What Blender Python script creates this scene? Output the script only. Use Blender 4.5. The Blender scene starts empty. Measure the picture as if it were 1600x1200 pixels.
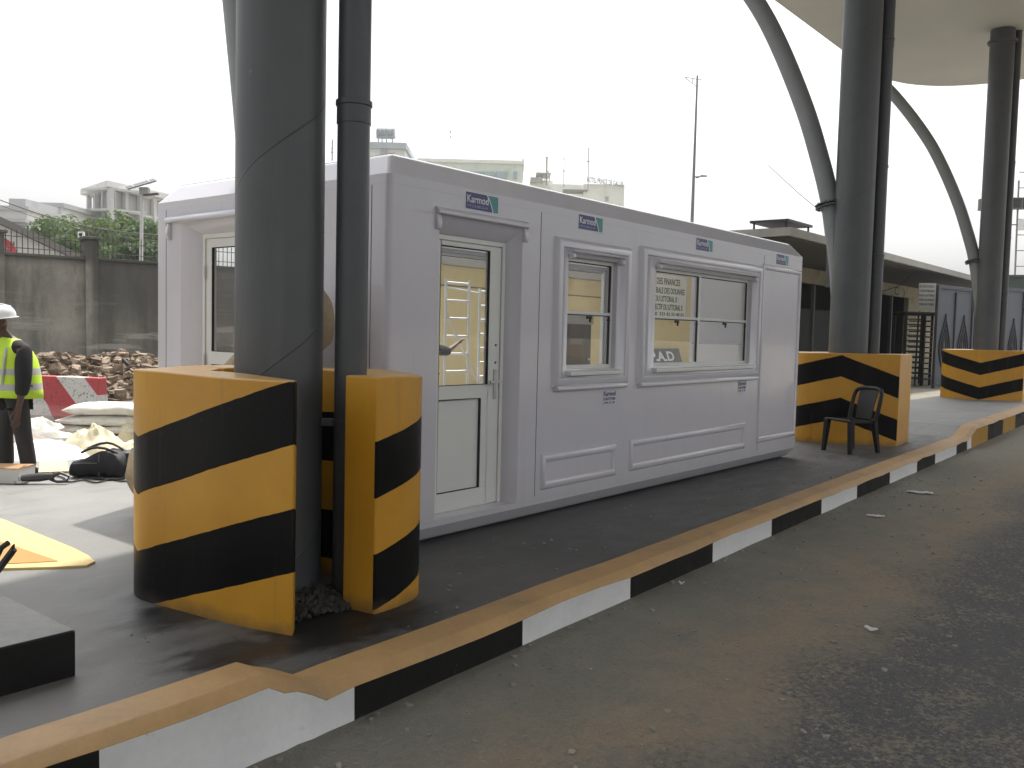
import bpy, bmesh, math, random
from mathutils import Vector, Matrix, noise
random.seed(7)
R = math.radians
C = bpy.context.scene.collection
scn = bpy.context.scene

# ------------------------------------------------------------------ camera
CAMZ, F = 1.469, 1404.9
AR = Vector((0.63145954, -0.77505089, 0.02355792)); AU = Vector((0.03091182, 0.05551878, 0.99797902)); AF = Vector((0.77479243, 0.62945515, -0.0590161))
def at(px, py, D):                      # a point seen at a photo pixel, D metres away along the view
    return (AF + AR*((px-800)/F) - AU*((py-600)/F))*D + Vector((0, 0, CAMZ))
cam = bpy.data.cameras.new('camera'); co = bpy.data.objects.new('camera', cam); C.objects.link(co)
co.matrix_world = Matrix(((AR.x, AU.x, -AF.x, 0), (AR.y, AU.y, -AF.y, 0), (AR.z, AU.z, -AF.z, CAMZ), (0, 0, 0, 1)))
cam.sensor_width = 36; cam.lens = 36*F/1600; cam.clip_start = .05; cam.clip_end = 4000
scn.camera = co

# ------------------------------------------------------------------ materials
class N:
    def __init__(s, name):
        s.m = bpy.data.materials.new(name); s.m.use_nodes = True
        s.t = s.m.node_tree; s.b = s.t.nodes['Principled BSDF']; s.out = s.t.nodes['Material Output']
    def n(s, typ, **kw):
        x = s.t.nodes.new(typ)
        for k, v in kw.items():
            if k in x.inputs.keys() if isinstance(k, str) else False: s.set(x.inputs[k], v)
            else: setattr(x, k, v)
        return x
    def set(s, sock, v):
        if hasattr(v, 'is_output'): s.t.links.new(v, sock)
        else: sock.default_value = v
    def math(s, op, a, b=0.0, c=None):
        x = s.t.nodes.new('ShaderNodeMath'); x.operation = op
        s.set(x.inputs[0], a); s.set(x.inputs[1], b)
        if c is not None: s.set(x.inputs[2], c)
        return x.outputs[0]
    def coord(s, which='Object'):
        if which == 'World':
            return s.t.nodes.new('ShaderNodeNewGeometry').outputs['Position']
        return s.t.nodes.new('ShaderNodeTexCoord').outputs[which]
    def noise(s, vec, scale, detail=4, rough=.55, stretch=None):
        if stretch:
            mp = s.t.nodes.new('ShaderNodeMapping'); s.t.links.new(vec, mp.inputs['Vector']); mp.inputs['Scale'].default_value = stretch; vec = mp.outputs[0]
        x = s.t.nodes.new('ShaderNodeTexNoise'); s.t.links.new(vec, x.inputs['Vector'])
        x.inputs['Scale'].default_value = scale; x.inputs['Detail'].default_value = detail; x.inputs['Roughness'].default_value = rough
        return x.outputs['Fac']
    def ramp(s, fac, lo, hi, a=0., b=1.):
        x = s.t.nodes.new('ShaderNodeMapRange'); x.clamp = True; s.set(x.inputs['Value'], fac)
        for k, v in (('From Min', lo), ('From Max', hi), ('To Min', a), ('To Max', b)): s.set(x.inputs[k], v)
        return x.outputs['Result']
    def mix(s, fac, a, b, blend='MIX'):
        x = s.t.nodes.new('ShaderNodeMix'); x.data_type = 'RGBA'; x.blend_type = blend
        s.set(x.inputs['Factor'], fac); 
        for i, v in ((6, a), (7, b)):
            if hasattr(v, 'is_output'): s.t.links.new(v, x.inputs[i])
            else: x.inputs[i].default_value = (*v[:3], 1)
        return x.outputs[2]
    def sep(s, vec):
        x = s.t.nodes.new('ShaderNodeSeparateXYZ'); s.t.links.new(vec, x.inputs[0]); return x.outputs
    def bump(s, h, strength=.3, dist=.01):
        x = s.t.nodes.new('ShaderNodeBump'); s.set(x.inputs['Height'], h); x.inputs['Strength'].default_value = strength; x.inputs['Distance'].default_value = dist
        s.t.links.new(x.outputs[0], s.b.inputs['Normal'])
    def col(s, v): 
        if hasattr(v, 'is_output'): s.t.links.new(v, s.b.inputs['Base Color'])
        else: s.b.inputs['Base Color'].default_value = (*v[:3], 1)
    def rough(s, v): s.set(s.b.inputs['Roughness'], v)

MATS = {}
def M(name, base, rough=.6, var=.18, scale=3., metal=0., bump=0., bscale=40., coat=0., which='Object', dirt=None, spec=.5, stretch=None):
    """plain surface with mottling of its own colour, optional dirt colour patches and bump"""
    if name in MATS: return MATS[name]
    k = N(name); c = k.coord(which)
    n1 = k.noise(c, scale, 5, .6, stretch); n2 = k.noise(c, scale*9, 3, .6, stretch)
    f = k.math('ADD', k.math('MULTIPLY', n1, .7), k.math('MULTIPLY', n2, .3))
    lo = [x*(1-var) for x in base]; hi = [min(x*(1+var), .95) for x in base]
    cc = k.mix(k.ramp(f, .32, .68), lo, hi)
    if dirt:
        dcol, dsc, dlo, dhi = dirt
        cc = k.mix(k.ramp(k.noise(c, dsc, 6, .65, stretch), dlo, dhi), cc, dcol)
    k.col(cc); k.rough(k.ramp(n1, .3, .7, max(rough-.08, .02), min(rough+.08, 1)))
    k.b.inputs['Metallic'].default_value = metal; k.b.inputs['Coat Weight'].default_value = coat
    k.b.inputs['Specular IOR Level'].default_value = spec
    if bump: k.bump(k.noise(c, bscale, 4, .6), bump, .01)
    MATS[name] = k.m; return k.m

def glass(name, tint=(.93, .95, .95), lo=.07, extra=.0):
    k = N(name); t = k.t
    tr = t.nodes.new('ShaderNodeBsdfTransparent'); tr.inputs[0].default_value = (*tint, 1)
    gl = t.nodes.new('ShaderNodeBsdfGlossy'); gl.inputs['Roughness'].default_value = .01
    lw = t.nodes.new('ShaderNodeLayerWeight'); lw.inputs['Blend'].default_value = .5     # |cos| based, the same from both sides
    f = k.math('ADD', lo, k.math('MULTIPLY', k.math('POWER', lw.outputs['Facing'], 5.), .85))
    mx = t.nodes.new('ShaderNodeMixShader'); t.links.new(f, mx.inputs[0]); t.links.new(tr.outputs[0], mx.inputs[1]); t.links.new(gl.outputs[0], mx.inputs[2])
    t.links.new(mx.outputs[0], k.out.inputs[0]); MATS[name] = k.m; return k.m

# ------------------------------------------------------------------ mesh building
class MB:
    def __init__(s): s.v = []; s.f = []; s.mi = []
    def add(s, vs, fs, mi=0):
        o = len(s.v); s.v += [Vector(p) for p in vs]; s.f += [tuple(i+o for i in f) for f in fs]; s.mi += [mi]*len(fs); return s
    def hexa(s, b, t, mi=0):
        return s.add(list(b)+list(t), [(3, 2, 1, 0), (4, 5, 6, 7), (0, 1, 5, 4), (1, 2, 6, 5), (2, 3, 7, 6), (3, 0, 4, 7)], mi)
    def box(s, x0, x1, y0, y1, z0, z1, mi=0):
        return s.hexa([(x0, y0, z0), (x1, y0, z0), (x1, y1, z0), (x0, y1, z0)], [(x0, y0, z1), (x1, y0, z1), (x1, y1, z1), (x0, y1, z1)], mi)
    def obox(s, c, ax, ay, az, hx, hy, hz, mi=0):
        c = Vector(c); ax = Vector(ax).normalized()*hx; ay = Vector(ay).normalized()*hy; az = Vector(az).normalized()*hz
        return s.hexa([c-ax-ay-az, c+ax-ay-az, c+ax+ay-az, c-ax+ay-az], [c-ax-ay+az, c+ax-ay+az, c+ax+ay+az, c-ax+ay+az], mi)
    def prism(s, poly, z0, z1, mi=0, mt=None):
        n = len(poly); zz = z0 if callable(z0) else (lambda x, y: z0); zt = z1 if callable(z1) else (lambda x, y: z1)
        vs = [(x, y, zz(x, y)) for x, y in poly]+[(x, y, zt(x, y)) for x, y in poly]
        s.add(vs, [(i, (i+1) % n, n+(i+1) % n, n+i) for i in range(n)], mi)
        o = len(s.v)-2*n; s.f += [tuple(o+i for i in range(n-1, -1, -1)), tuple(o+n+i for i in range(n))]; s.mi += [mi, mi if mt is None else mt]; return s
    def tube(s, pts, r, n=10, mi=0, caps=True, closed=False):
        pts = [Vector(p) for p in pts]; m = len(pts); rs = r if isinstance(r, (list, tuple)) else [r]*m
        vs = []; prev = None
        for i, p in enumerate(pts):
            if closed: d = pts[(i+1) % m]-pts[i-1]
            else: d = pts[min(i+1, m-1)]-pts[max(i-1, 0)]
            d.normalize()
            if prev is None:
                a = Vector((0, 0, 1)) if abs(d.z) < .9 else Vector((1, 0, 0)); a = (a-d*a.dot(d)).normalized()
            else: a = (prev-d*prev.dot(d)).normalized()
            prev = a; b = d.cross(a)
            vs += [p+(a*math.cos(2*math.pi*j/n)+b*math.sin(2*math.pi*j/n))*rs[i] for j in range(n)]
        fs = []
        for i in range(m if closed else m-1):
            k = (i+1) % m
            fs += [(i*n+j, i*n+(j+1) % n, k*n+(j+1) % n, k*n+j) for j in range(n)]
        if caps and not closed: fs += [tuple(range(n-1, -1, -1)), tuple((m-1)*n+j for j in range(n))]
        return s.add(vs, fs, mi)
    def cyl(s, a, b, r, n=12, mi=0, r1=None): return s.tube([a, b], [r, r if r1 is None else r1], n, mi)
    def lathe(s, prof, c=(0, 0, 0), n=20, mi=0):
        c = Vector(c); m = len(prof); vs = []
        for r, z in prof: vs += [c+Vector((r*math.cos(2*math.pi*j/n), r*math.sin(2*math.pi*j/n), z)) for j in range(n)]
        fs = [(i*n+j, i*n+(j+1) % n, (i+1)*n+(j+1) % n, (i+1)*n+j) for i in range(m-1) for j in range(n)]
        fs += [tuple(range(n-1, -1, -1)), tuple((m-1)*n+j for j in range(n))]
        return s.add(vs, fs, mi)
    def loft(s, rings, mi=0, caps=True):
        n = len(rings[0]); vs = [p for r in rings for p in r]
        fs = [(i*n+j, i*n+(j+1) % n, (i+1)*n+(j+1) % n, (i+1)*n+j) for i in range(len(rings)-1) for j in range(n)]
        if caps: fs += [tuple(range(n-1, -1, -1)), tuple((len(rings)-1)*n+j for j in range(n))]
        return s.add(vs, fs, mi)
    def build(s, name, mats, parent=None, loc=None, smooth=35, bevel=0., seg=2, fix=True):
        """vertices are in world coordinates; origin goes to loc or to the parent's base"""
        o0 = Vector(loc) if loc is not None else (wloc(parent) if parent else Vector((0, 0, 0)))
        me = bpy.data.meshes.new(name)
        me.from_pydata([p-o0 for p in s.v], [], s.f)
        mats = mats if isinstance(mats, (list, tuple)) else [mats]
        for m in mats: me.materials.append(m)
        me.polygons.foreach_set('material_index', s.mi)
        if fix:
            bm = bmesh.new(); bm.from_mesh(me); bmesh.ops.remove_doubles(bm, verts=bm.verts, dist=1e-5)
            bmesh.ops.recalc_face_normals(bm, faces=bm.faces); bm.to_mesh(me); bm.free()
        if smooth:
            me.polygons.foreach_set('use_smooth', [True]*len(me.polygons)); me.set_sharp_from_angle(angle=R(smooth))
        o = bpy.data.objects.new(name, me); C.objects.link(o)
        if parent: o.parent = parent; o.location = o0-wloc(parent)
        else: o.location = o0
        if bevel:
            b = o.modifiers.new('bevel', 'BEVEL'); b.width = bevel; b.segments = seg; b.limit_method = 'ANGLE'; b.angle_limit = R(40); b.harden_normals = bool(smooth)
        return o
def wloc(o):
    p = Vector((0, 0, 0))
    while o: p += o.location; o = o.parent
    return p
def tag(o, label=None, cat=None, group=None, kind=None):
    if label: o['label'] = label
    if cat: o['category'] = cat
    if group: o['group'] = group
    if kind: o['kind'] = kind
    return o
def thing(name, loc, label, cat, group=None):
    o = bpy.data.objects.new(name, None); C.objects.link(o); o.location = loc; o.empty_display_size = .2
    return tag(o, label, cat, group)
def copy_tree(o, parent=None):
    c = o.copy(); C.objects.link(c)
    if parent: c.parent = parent
    for ch in list(o.children): copy_tree(ch, c)
    return c
def text(s, name, mat, parent, org, u, v, h, width=None, depth=.002, bold=.0, align='LEFT', label=None):
    cu = bpy.data.curves.new('t', 'FONT'); cu.body = s; cu.size = 1; cu.extrude = .0; cu.offset = bold; cu.align_x = align
    ob = bpy.data.objects.new('t', cu); C.objects.link(ob); bpy.context.view_layer.update()
    dg = bpy.context.evaluated_depsgraph_get(); me = bpy.data.meshes.new_from_object(ob.evaluated_get(dg))
    C.objects.unlink(ob); bpy.data.objects.remove(ob)
    xs = [p.co.x for p in me.vertices]; ys = [p.co.y for p in me.vertices]
    sx0, sx1 = min(xs), max(xs); sy = h/.72
    kx = (width/(sx1-sx0)) if width else sy
    u = Vector(u).normalized(); v = Vector(v).normalized(); w = u.cross(v); o0 = wloc(parent) if parent else Vector((0, 0, 0)); org = Vector(org)
    off = sx0 if align == 'LEFT' else 0
    mb = MB(); vs = [org+u*((p.co.x-off)*kx)+v*(p.co.y*sy) for p in me.vertices]; fs = [tuple(q.vertices) for q in me.polygons]
    mb.add([p+w*depth for p in vs], fs)
    # edge walls so the letters have thickness
    ec = {}
    for f in fs:
        for i in range(len(f)): ec[(f[i], f[(i+1) % len(f)])] = 1
    n = len(vs); mb.v += [p.copy() for p in vs]
    for a, b in list(ec):
        if (b, a) not in ec: mb.f.append((b, a, n+a, n+b)); mb.mi.append(0)
    return tag(mb.build(name, mat, parent, smooth=0, fix=False), label)

def chunk(mb, c, s, rr, mi=0, flat=1.):
    vs = []
    for i in range(8):
        sx, sy, sz = ((i & 1)*2-1, ((i >> 1) & 1)*2-1, ((i >> 2) & 1)*2-1); vs.append(Vector((sx*rr.uniform(.35, 1), sy*rr.uniform(.35, 1), sz*rr.uniform(.35, 1)*flat))*s)
    m = Matrix.Rotation(rr.uniform(0, 6.28), 3, 'Z') @ Matrix.Rotation(rr.uniform(-.6, .6)*flat, 3, 'X')
    vs = [m @ v+Vector(c) for v in vs]; mb.add(vs, [(0, 1, 3, 2), (4, 6, 7, 5), (0, 4, 5, 1), (2, 3, 7, 6), (0, 2, 6, 4), (1, 5, 7, 3)], mi)

# ------------------------------------------------------------------ common materials
def m_shell():
    k = N('white_gloss_shell'); c = k.coord('World'); n = k.noise(c, .9, 2, .5); n2 = k.noise(c, 5, 4, .6, (1, 1, .3))
    z = k.sep(c)[2]; base = k.mix(k.ramp(n2, .45, .75), (.600, .588, .640), (.582, .570, .617))
    dust = k.math('MULTIPLY', k.ramp(k.math('ADD', z, k.math('MULTIPLY', k.noise(c, 6, 5, .7), .35)), .62, .22), .35); base = k.mix(dust, base, (.40, .37, .34))
    strk = k.ramp(k.noise(c, 7, 3, .6, (1, 1, .05)), .62, .74); base = k.mix(k.math('MULTIPLY', strk, .16), base, (.42, .40, .42)); k.col(base); k.rough(k.ramp(n2, .3, .7, .17, .22)); k.b.inputs['Coat Weight'].default_value = .4; k.b.inputs['Coat Roughness'].default_value = .05
    k.bump(k.math('ADD', n, k.math('MULTIPLY', n2, .012)), .16, .03); return k.m
m_white = m_shell()
m_upvc = M('white_door_plastic', (.70, .71, .68), .35, .03, 2)
m_gasket = M('black_rubber', (.02, .02, .022), .6)
m_glass = glass('clear_glass', (.985, .99, .988), lo=.03)
m_steel = M('brushed_steel', (.5, .5, .5), .35, .1, 8, metal=.9)
m_blackpaint = M('black_paint', (.006, .006, .006), .45, .3, 4, spec=.3)
m_concrete = M('weathered_concrete', (.27, .265, .25), .85, .3, 1.2, bump=.3, bscale=30, dirt=((.12, .12, .11), 1.1, .5, .75))
m_gravel = M('rubble_grey', (.055, .053, .048), .9, .4, 8, bump=.5, bscale=30)

def m_column():
    k = N('dark_grey_column_paint'); c = k.coord(); x, y, z = k.sep(c)
    a = k.math('ARCTAN2', y, x)
    h = k.math('FRACT', k.math('DIVIDE', k.math('ADD', z, k.math('MULTIPLY', a, -1.12/(2*math.pi))), 1.12))
    d = k.math('ABSOLUTE', k.math('SUBTRACT', h, .5))
    seam = k.ramp(d, .0, .007, 1., 0.)
    n = k.noise(c, 1.3, 5, .6); n2 = k.noise(c, 14, 3)
    cc = k.mix(k.ramp(n, .3, .7), (.072, .076, .080), (.102, .107, .112))
    cc = k.mix(k.math('MULTIPLY', seam, .4), cc, (.03, .032, .034))
    st_ = k.ramp(k.noise(c, 9, 4, .65, (1, 1, .07)), .55, .75); cc = k.mix(k.math('MULTIPLY', st_, .3), cc, (.15, .155, .155))
    sp = k.ramp(n2, .70, .78)
    cc = k.mix(k.math('MULTIPLY', sp, .5), cc, (.18, .185, .19)); k.col(cc)
    k.rough(k.ramp(n, .3, .7, .38, .55)); k.bump(k.math('ADD', seam, k.math('MULTIPLY', n2, .06)), .35, .012)
    return k.m
m_col = m_column()
m_arch = M('grey_brace_paint', (.23, .24, .245), .5, .1, 1.2)

def m_guard(name, expr):
    """yellow and black chevrons painted on a column guard; expr(k, x, y, z) -> band value, black where fract<.5"""
    k = N(name); c = k.coord('World'); x, y, z = k.sep(c); n = k.noise(c, 2.2, 5, .6); n2 = k.noise(c, 60, 3)
    wob = k.math('MULTIPLY', k.math('SUBTRACT', k.noise(c, 9, 2), .5), .012)
    v = k.math('FRACT', k.math('ADD', expr(k, x, y, z), k.math('MULTIPLY', wob, 1.6)))
    blk = k.math('LESS_THAN', v, .5)
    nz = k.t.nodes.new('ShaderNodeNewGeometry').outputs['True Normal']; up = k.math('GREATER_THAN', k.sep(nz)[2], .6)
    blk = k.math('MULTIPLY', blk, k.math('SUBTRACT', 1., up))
    yel = k.mix(k.ramp(n, .3, .7), (.52, .25, .018), (.62, .315, .026))
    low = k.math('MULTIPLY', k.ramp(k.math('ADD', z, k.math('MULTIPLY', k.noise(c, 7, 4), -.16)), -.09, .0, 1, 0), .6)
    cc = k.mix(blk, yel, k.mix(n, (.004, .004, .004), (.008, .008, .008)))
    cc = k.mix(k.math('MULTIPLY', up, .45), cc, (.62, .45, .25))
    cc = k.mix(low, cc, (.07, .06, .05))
    sc_ = k.math('MULTIPLY', k.ramp(k.noise(c, 5, 6, .75, (1, 1, 5)), .66, .74), k.ramp(k.noise(c, 3, 2), .45, .6)); cc = k.mix(k.math('MULTIPLY', sc_, .4), cc, (.20, .17, .13))
    drip = k.ramp(k.noise(c, 11, 3, .6, (1, 1, .06)), .60, .75); cc = k.mix(k.math('MULTIPLY', drip, .22), cc, (.10, .08, .05))
    chip = k.ramp(k.noise(c, 24, 5, .7), .735, .75); cc = k.mix(k.math('MULTIPLY', chip, .8), cc, (.28, .27, .25))
    cc = k.mix(k.math('MULTIPLY', k.ramp(n2, .72, .78), .35), cc, (.3, .27, .22))
    k.col(cc); k.rough(k.ramp(n, .3, .7, .32, .5)); k.set(k.b.inputs['Specular IOR Level'], k.math('SUBTRACT', .5, k.math('MULTIPLY', blk, .36))); k.bump(k.math('ADD', n, k.math('MULTIPLY', n2, .15)), .25, .02)
    return k.m

# ------------------------------------------------------------------ ground, road, islands, kerb
def kerbY(x): return 2.72+.031*x          # foot of the kerb on the road
def m_road():
    k = N('dusty_asphalt'); c = k.coord('World'); x, y, z = k.sep(c)
    big = k.noise(c, .8, 5, .6); mid = k.noise(c, 3.5, 6, .65); fine = k.noise(c, 26, 5, .7); grit = k.noise(c, 120, 2, .6)
    mud = k.mix(k.ramp(mid, .3, .7), (.155, .149, .124), (.225, .215, .18))
    sand = k.mix(k.ramp(mid, .3, .7), (.24, .178, .115), (.30, .23, .155))
    # distance from the kerb: mud strip, then a band of orange sand, then bare asphalt with mud flakes
    d = k.math('SUBTRACT', k.math('ADD', 2.72, k.math('MULTIPLY', x, .031)), y)
    dn = k.math('ADD', d, k.math('MULTIPLY', k.math('SUBTRACT', big, .5), 1.2))
    s1 = k.math('MULTIPLY', k.ramp(dn, .45, .95), k.ramp(mid, .35, .6, .25, 1))
    base = k.mix(k.math('MULTIPLY', s1, .75), mud, sand)
    pos = k.math('ADD', dn, k.math('ADD', k.math('MULTIPLY', k.math('SUBTRACT', mid, .5), .9), k.math('MULTIPLY', k.math('SUBTRACT', fine, .5), .9)))
    asp = k.ramp(pos, 1.15, 1.55)
    fl = k.math('ADD', k.math('MULTIPLY', k.noise(c, 34, 6, .85), .7), k.math('MULTIPLY', mid, .3))
    flake = k.ramp(fl, .50, .56)
    aspc = k.mix(k.math('MULTIPLY', flake, .75), k.mix(k.ramp(grit, .35, .7), (.050, .050, .053), (.115, .115, .118)), (.25, .225, .17))
    near = k.ramp(x, 11, 19)
    cc = k.mix(asp, base, aspc)
    cc = k.mix(k.math('MULTIPLY', near, .55), cc, (.27, .245, .195))
    cc = k.mix(k.math('MULTIPLY', k.ramp(fine, .62, .72), .5), cc, (.07, .068, .06))
    cc = k.mix(k.math('MULTIPLY', k.ramp(k.noise(c, 75, 2), .74, .78), .7), cc, (.33, .31, .27))
    k.col(cc); k.rough(k.ramp(mid, .3, .7, .8, .95))
    k.bump(k.math('ADD', k.math('MULTIPLY', fine, .7), k.math('ADD', k.math('MULTIPLY', grit, .3), k.math('MULTIPLY', flake, .25))), .6, .02)
    return k.m
mb = MB(); mb.add([(-180, -180, -.17), (200, -180, -.17), (200, 200, -.17), (-180, 200, -.17)], [(0, 1, 2, 3)])
tag(mb.build('road', m_road(), smooth=0), kind='structure')

def m_platform(name, base, wet, pale=None):
    k = N(name); c = k.coord('World'); x, y, z = k.sep(c)
    big = k.noise(c, .55, 5, .6); mid = k.noise(c, 2.4, 6, .6, (1, 2.2, 1)); fine = k.noise(c, 45, 4, .7)
    f = k.math('ADD', k.math('MULTIPLY', big, .5), k.math('MULTIPLY', mid, .5))
    cc = k.mix(k.ramp(f, .34, .66), [v*.62 for v in base], [v*1.32 for v in base])
    cc = k.mix(k.math('MULTIPLY', k.ramp(k.noise(c, 5, 5, .7), .56, .7), .35), cc, [v*.55 for v in base])
    cc = k.mix(k.math('MULTIPLY', k.ramp(fine, .68, .75), .35), cc, [v*1.8 for v in base])
    r = k.ramp(mid, .3, .7, .42, .72)
    vo = k.t.nodes.new('ShaderNodeTexVoronoi'); vo.feature = 'DISTANCE_TO_EDGE'; vo.inputs['Scale'].default_value = .55
    wv = k.t.nodes.new('ShaderNodeVectorMath'); wv.operation = 'ADD'; k.t.links.new(c, wv.inputs[0]); nn_ = k.t.nodes.new('ShaderNodeTexNoise'); nn_.inputs['Scale'].default_value = 2.5; nn_.inputs['Detail'].default_value = 6; k.t.links.new(c, nn_.inputs['Vector']); k.t.links.new(nn_.outputs['Color'], wv.inputs[1]); k.t.links.new(wv.outputs[0], vo.inputs['Vector'])
    crk = k.math('MULTIPLY', k.ramp(vo.outputs['Distance'], .0, .006, 1, 0), k.ramp(big, .45, .6)); cc = k.mix(k.math('MULTIPLY', crk, .7), cc, [v*.3 for v in base])
    dst = k.ramp(k.noise(c, 7, 6, .75), .58, .70); cc = k.mix(k.math('MULTIPLY', dst, .3), cc, (.24, .23, .21))
    if pale:  # screed turns paler beyond an uneven line; sunlit ground put into the colour
        q = k.ramp(k.math('ADD', y, k.math('ADD', k.math('MULTIPLY', k.math('SUBTRACT', big, .5), 1.6), k.math('MULTIPLY', k.math('SUBTRACT', mid, .5), .9))), 4.9, 5.7)
        q = k.math('MAXIMUM', q, k.math('MULTIPLY', k.ramp(k.math('ADD', x, k.math('MULTIPLY', mid, -.8)), 1.9, 1.2), .6))
        cc = k.mix(q, cc, k.mix(k.ramp(f, .34, .66), [v*.8 for v in pale], [v*1.15 for v in pale]))
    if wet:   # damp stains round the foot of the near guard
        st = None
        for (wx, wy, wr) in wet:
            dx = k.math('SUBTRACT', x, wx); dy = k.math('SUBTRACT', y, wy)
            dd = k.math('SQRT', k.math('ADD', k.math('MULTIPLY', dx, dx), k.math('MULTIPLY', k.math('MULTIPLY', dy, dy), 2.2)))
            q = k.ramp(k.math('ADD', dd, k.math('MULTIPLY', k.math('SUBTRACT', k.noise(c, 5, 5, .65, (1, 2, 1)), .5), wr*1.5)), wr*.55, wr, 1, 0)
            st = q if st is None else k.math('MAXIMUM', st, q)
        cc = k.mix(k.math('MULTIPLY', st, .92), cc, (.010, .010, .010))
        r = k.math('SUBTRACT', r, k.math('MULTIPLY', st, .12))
    k.col(cc); k.rough(r); k.bump(k.math('ADD', k.math('MULTIPLY', mid, .5), k.math('MULTIPLY', fine, .25)), .35, .02)
    return k.m
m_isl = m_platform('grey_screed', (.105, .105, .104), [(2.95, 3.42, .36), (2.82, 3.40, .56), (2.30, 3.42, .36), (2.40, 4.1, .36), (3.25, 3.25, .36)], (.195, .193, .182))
m_isl2 = m_platform('skylit_island_screed', (.22, .223, .218), None)  # paler copy of the screed; the far end's sky light is in its colour
ISL1 = 15.35
# island with the cabin; edge kerb runs along its road side
def topz(x):
    if x <= 2.02: return .13
    if x < 2.3: return .13*(2.3-x)/.28
    if x < 14.9: return 0.
    if x < 15.6: return .13*(x-14.9)/.7
    return .13
XS = [-8, -4, -2, 0, 1.2, 2.02, 2.09, 2.16, 2.23, 2.3, 3, 5, 8, 11, 14, 14.9, 15.1, 15.3, 15.45, 15.6, 18, 22, 26, 30, 36, 44]
KW = .21
mb = MB(); second = False
for a, b in zip(XS[:-1], XS[1:]):      # island surface, dropping between two raised ends
    za = 0 if a < 3 else topz(a); zb = 0 if b < 3 else topz(b)
    ya, yb = kerbY(a)+KW, kerbY(b)+KW
    back = 5.75 if a >= 15 else 9.2
    if a >= 14.9 and len(mb.v) and not second: tag(mb.build('platform', m_isl, smooth=0), kind='structure'); mb = MB(); second = True
    mb.hexa([(a, ya, -.3), (b, yb, -.3), (b, back, -.3), (a, back, -.3)], [(a, ya, za), (b, yb, zb), (b, back, zb), (a, back, za)])
tag(mb.build('raised_platform', m_isl2, smooth=0), kind='structure')
mb = MB(); mb.box(-40, 13.5, 9.2, 45, -.3, 0); mb.box(-40, -8, 3, 9.2, -.3, 0)
tag(mb.build('yard', m_isl, smooth=0), kind='structure')
# kerb: yellow top with a chamfer, black and white blocks on its face
m_kerbs = [M('kerb_yellow', (.46, .285, .125), .6, .14, 5, bump=.25, bscale=25, which='World', dirt=((.30, .21, .12), 2.5, .5, .72)),
           M('kerb_white', (.86, .87, .86), .65, .08, 3, bump=.2, bscale=20, which='World', dirt=((.33, .32, .29), 6, .66, .85)),
           M('kerb_black', (.008, .008, .008), .6, .3, 6, bump=.2, bscale=25, which='World', dirt=((.10, .095, .085), 14, .64, .74)),
           M('kerb_ochre', (.50, .27, .045), .55, .14, 5, which='World')]
blocks = [(-8, 2), (-7, 1), (-5.85, 2), (-4.7, 1), (-3.55, 2), (-2.4, 1), (-1.2, 2), (0.1, 1), (1.3, 2), (1.52, 1)]
edges = [-8, -6.8, -5.6, -4.4, -3.2, -2.0, -.8, .2, 1.36, 2.45, 3.63, 4.74, 5.92, 7.06, 8.29, 9.39, 10.63, 11.84, 12.84, 14.18, 14.9, 15.2, 16.6, 18.0, 19.4, 20.8, 22.2, 23.6, 25.0, 26.4, 27.8, 29.2, 30.6, 32, 36, 44]
kx = sorted(set(edges+XS)); mb = MB()
def blockmat(x):
    for i in range(len(edges)-1):
        if edges[i] <= x < edges[i+1]:
            if edges[i] >= 15.2: return 3 if i % 2 == 1 else 2
            return 2 if i % 2 == 1 else 1
    return 1
rj = random.Random(3); wob = {}
def wb(x):
    if x not in wob: wob[x] = (rj.uniform(-.006, .006), rj.uniform(-.006, .006))
    return wob[x]
fine = []
for a, b in zip(kx[:-1], kx[1:]):
    n = max(1, int((b-a)/.3)); fine += [a+(b-a)*i/n for i in range(n)]
fine.append(kx[-1])
for a, b in zip(fine[:-1], fine[1:]):
    P = []
    for x in (a, b):
        y = kerbY(x)+wb(x)[0]; z = topz(x)+.012+wb(x)[1]*.5
        P.append([(x, y, -.3), (x, y+.005, z-.045+wb(x)[1]), (x, y+.002, z-.042+wb(x)[1]), (x, y+.045, z-.002), (x, y+.06, z), (x, kerbY(x)+KW+.012, z+.002), (x, kerbY(x)+KW+.014, -.3)])
    vs = P[0]+P[1]; o = len(mb.v); mb.v += [Vector(p) for p in vs]; bmt = blockmat((a+b)/2)
    for i, mi in ((0, bmt), (1, 0), (2, 0), (3, 0), (4, 0), (5, 0)):
        mb.f.append((o+i, o+7+i, o+7+i+1, o+i+1)); mb.mi.append(mi)
tag(mb.build('kerb', m_kerbs, smooth=50), kind='structure')

# loose grit on the road and island
mb = MB(); rg = random.Random(21)
for i in range(520):
    x = rg.uniform(1.2, 12); d_ = rg.random()**2*2.4+.03; y = kerbY(x)-d_
    if y < .35*x*.55: continue
    chunk(mb, (x, y, -.168), rg.choice([.004, .006, .008, .012, .018]), rg, 0, .6)
for i in range(160):
    x = rg.uniform(1.8, 12); y = rg.uniform(kerbY(x)+.25, 4.1); chunk(mb, (x, y, .003), rg.choice([.004, .006, .009, .013]), rg, 0, .6)
tag(mb.build('loose_grit', M('pale_grit', (.26, .245, .21), .9, .4, 30), smooth=0), kind='stuff')

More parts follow.
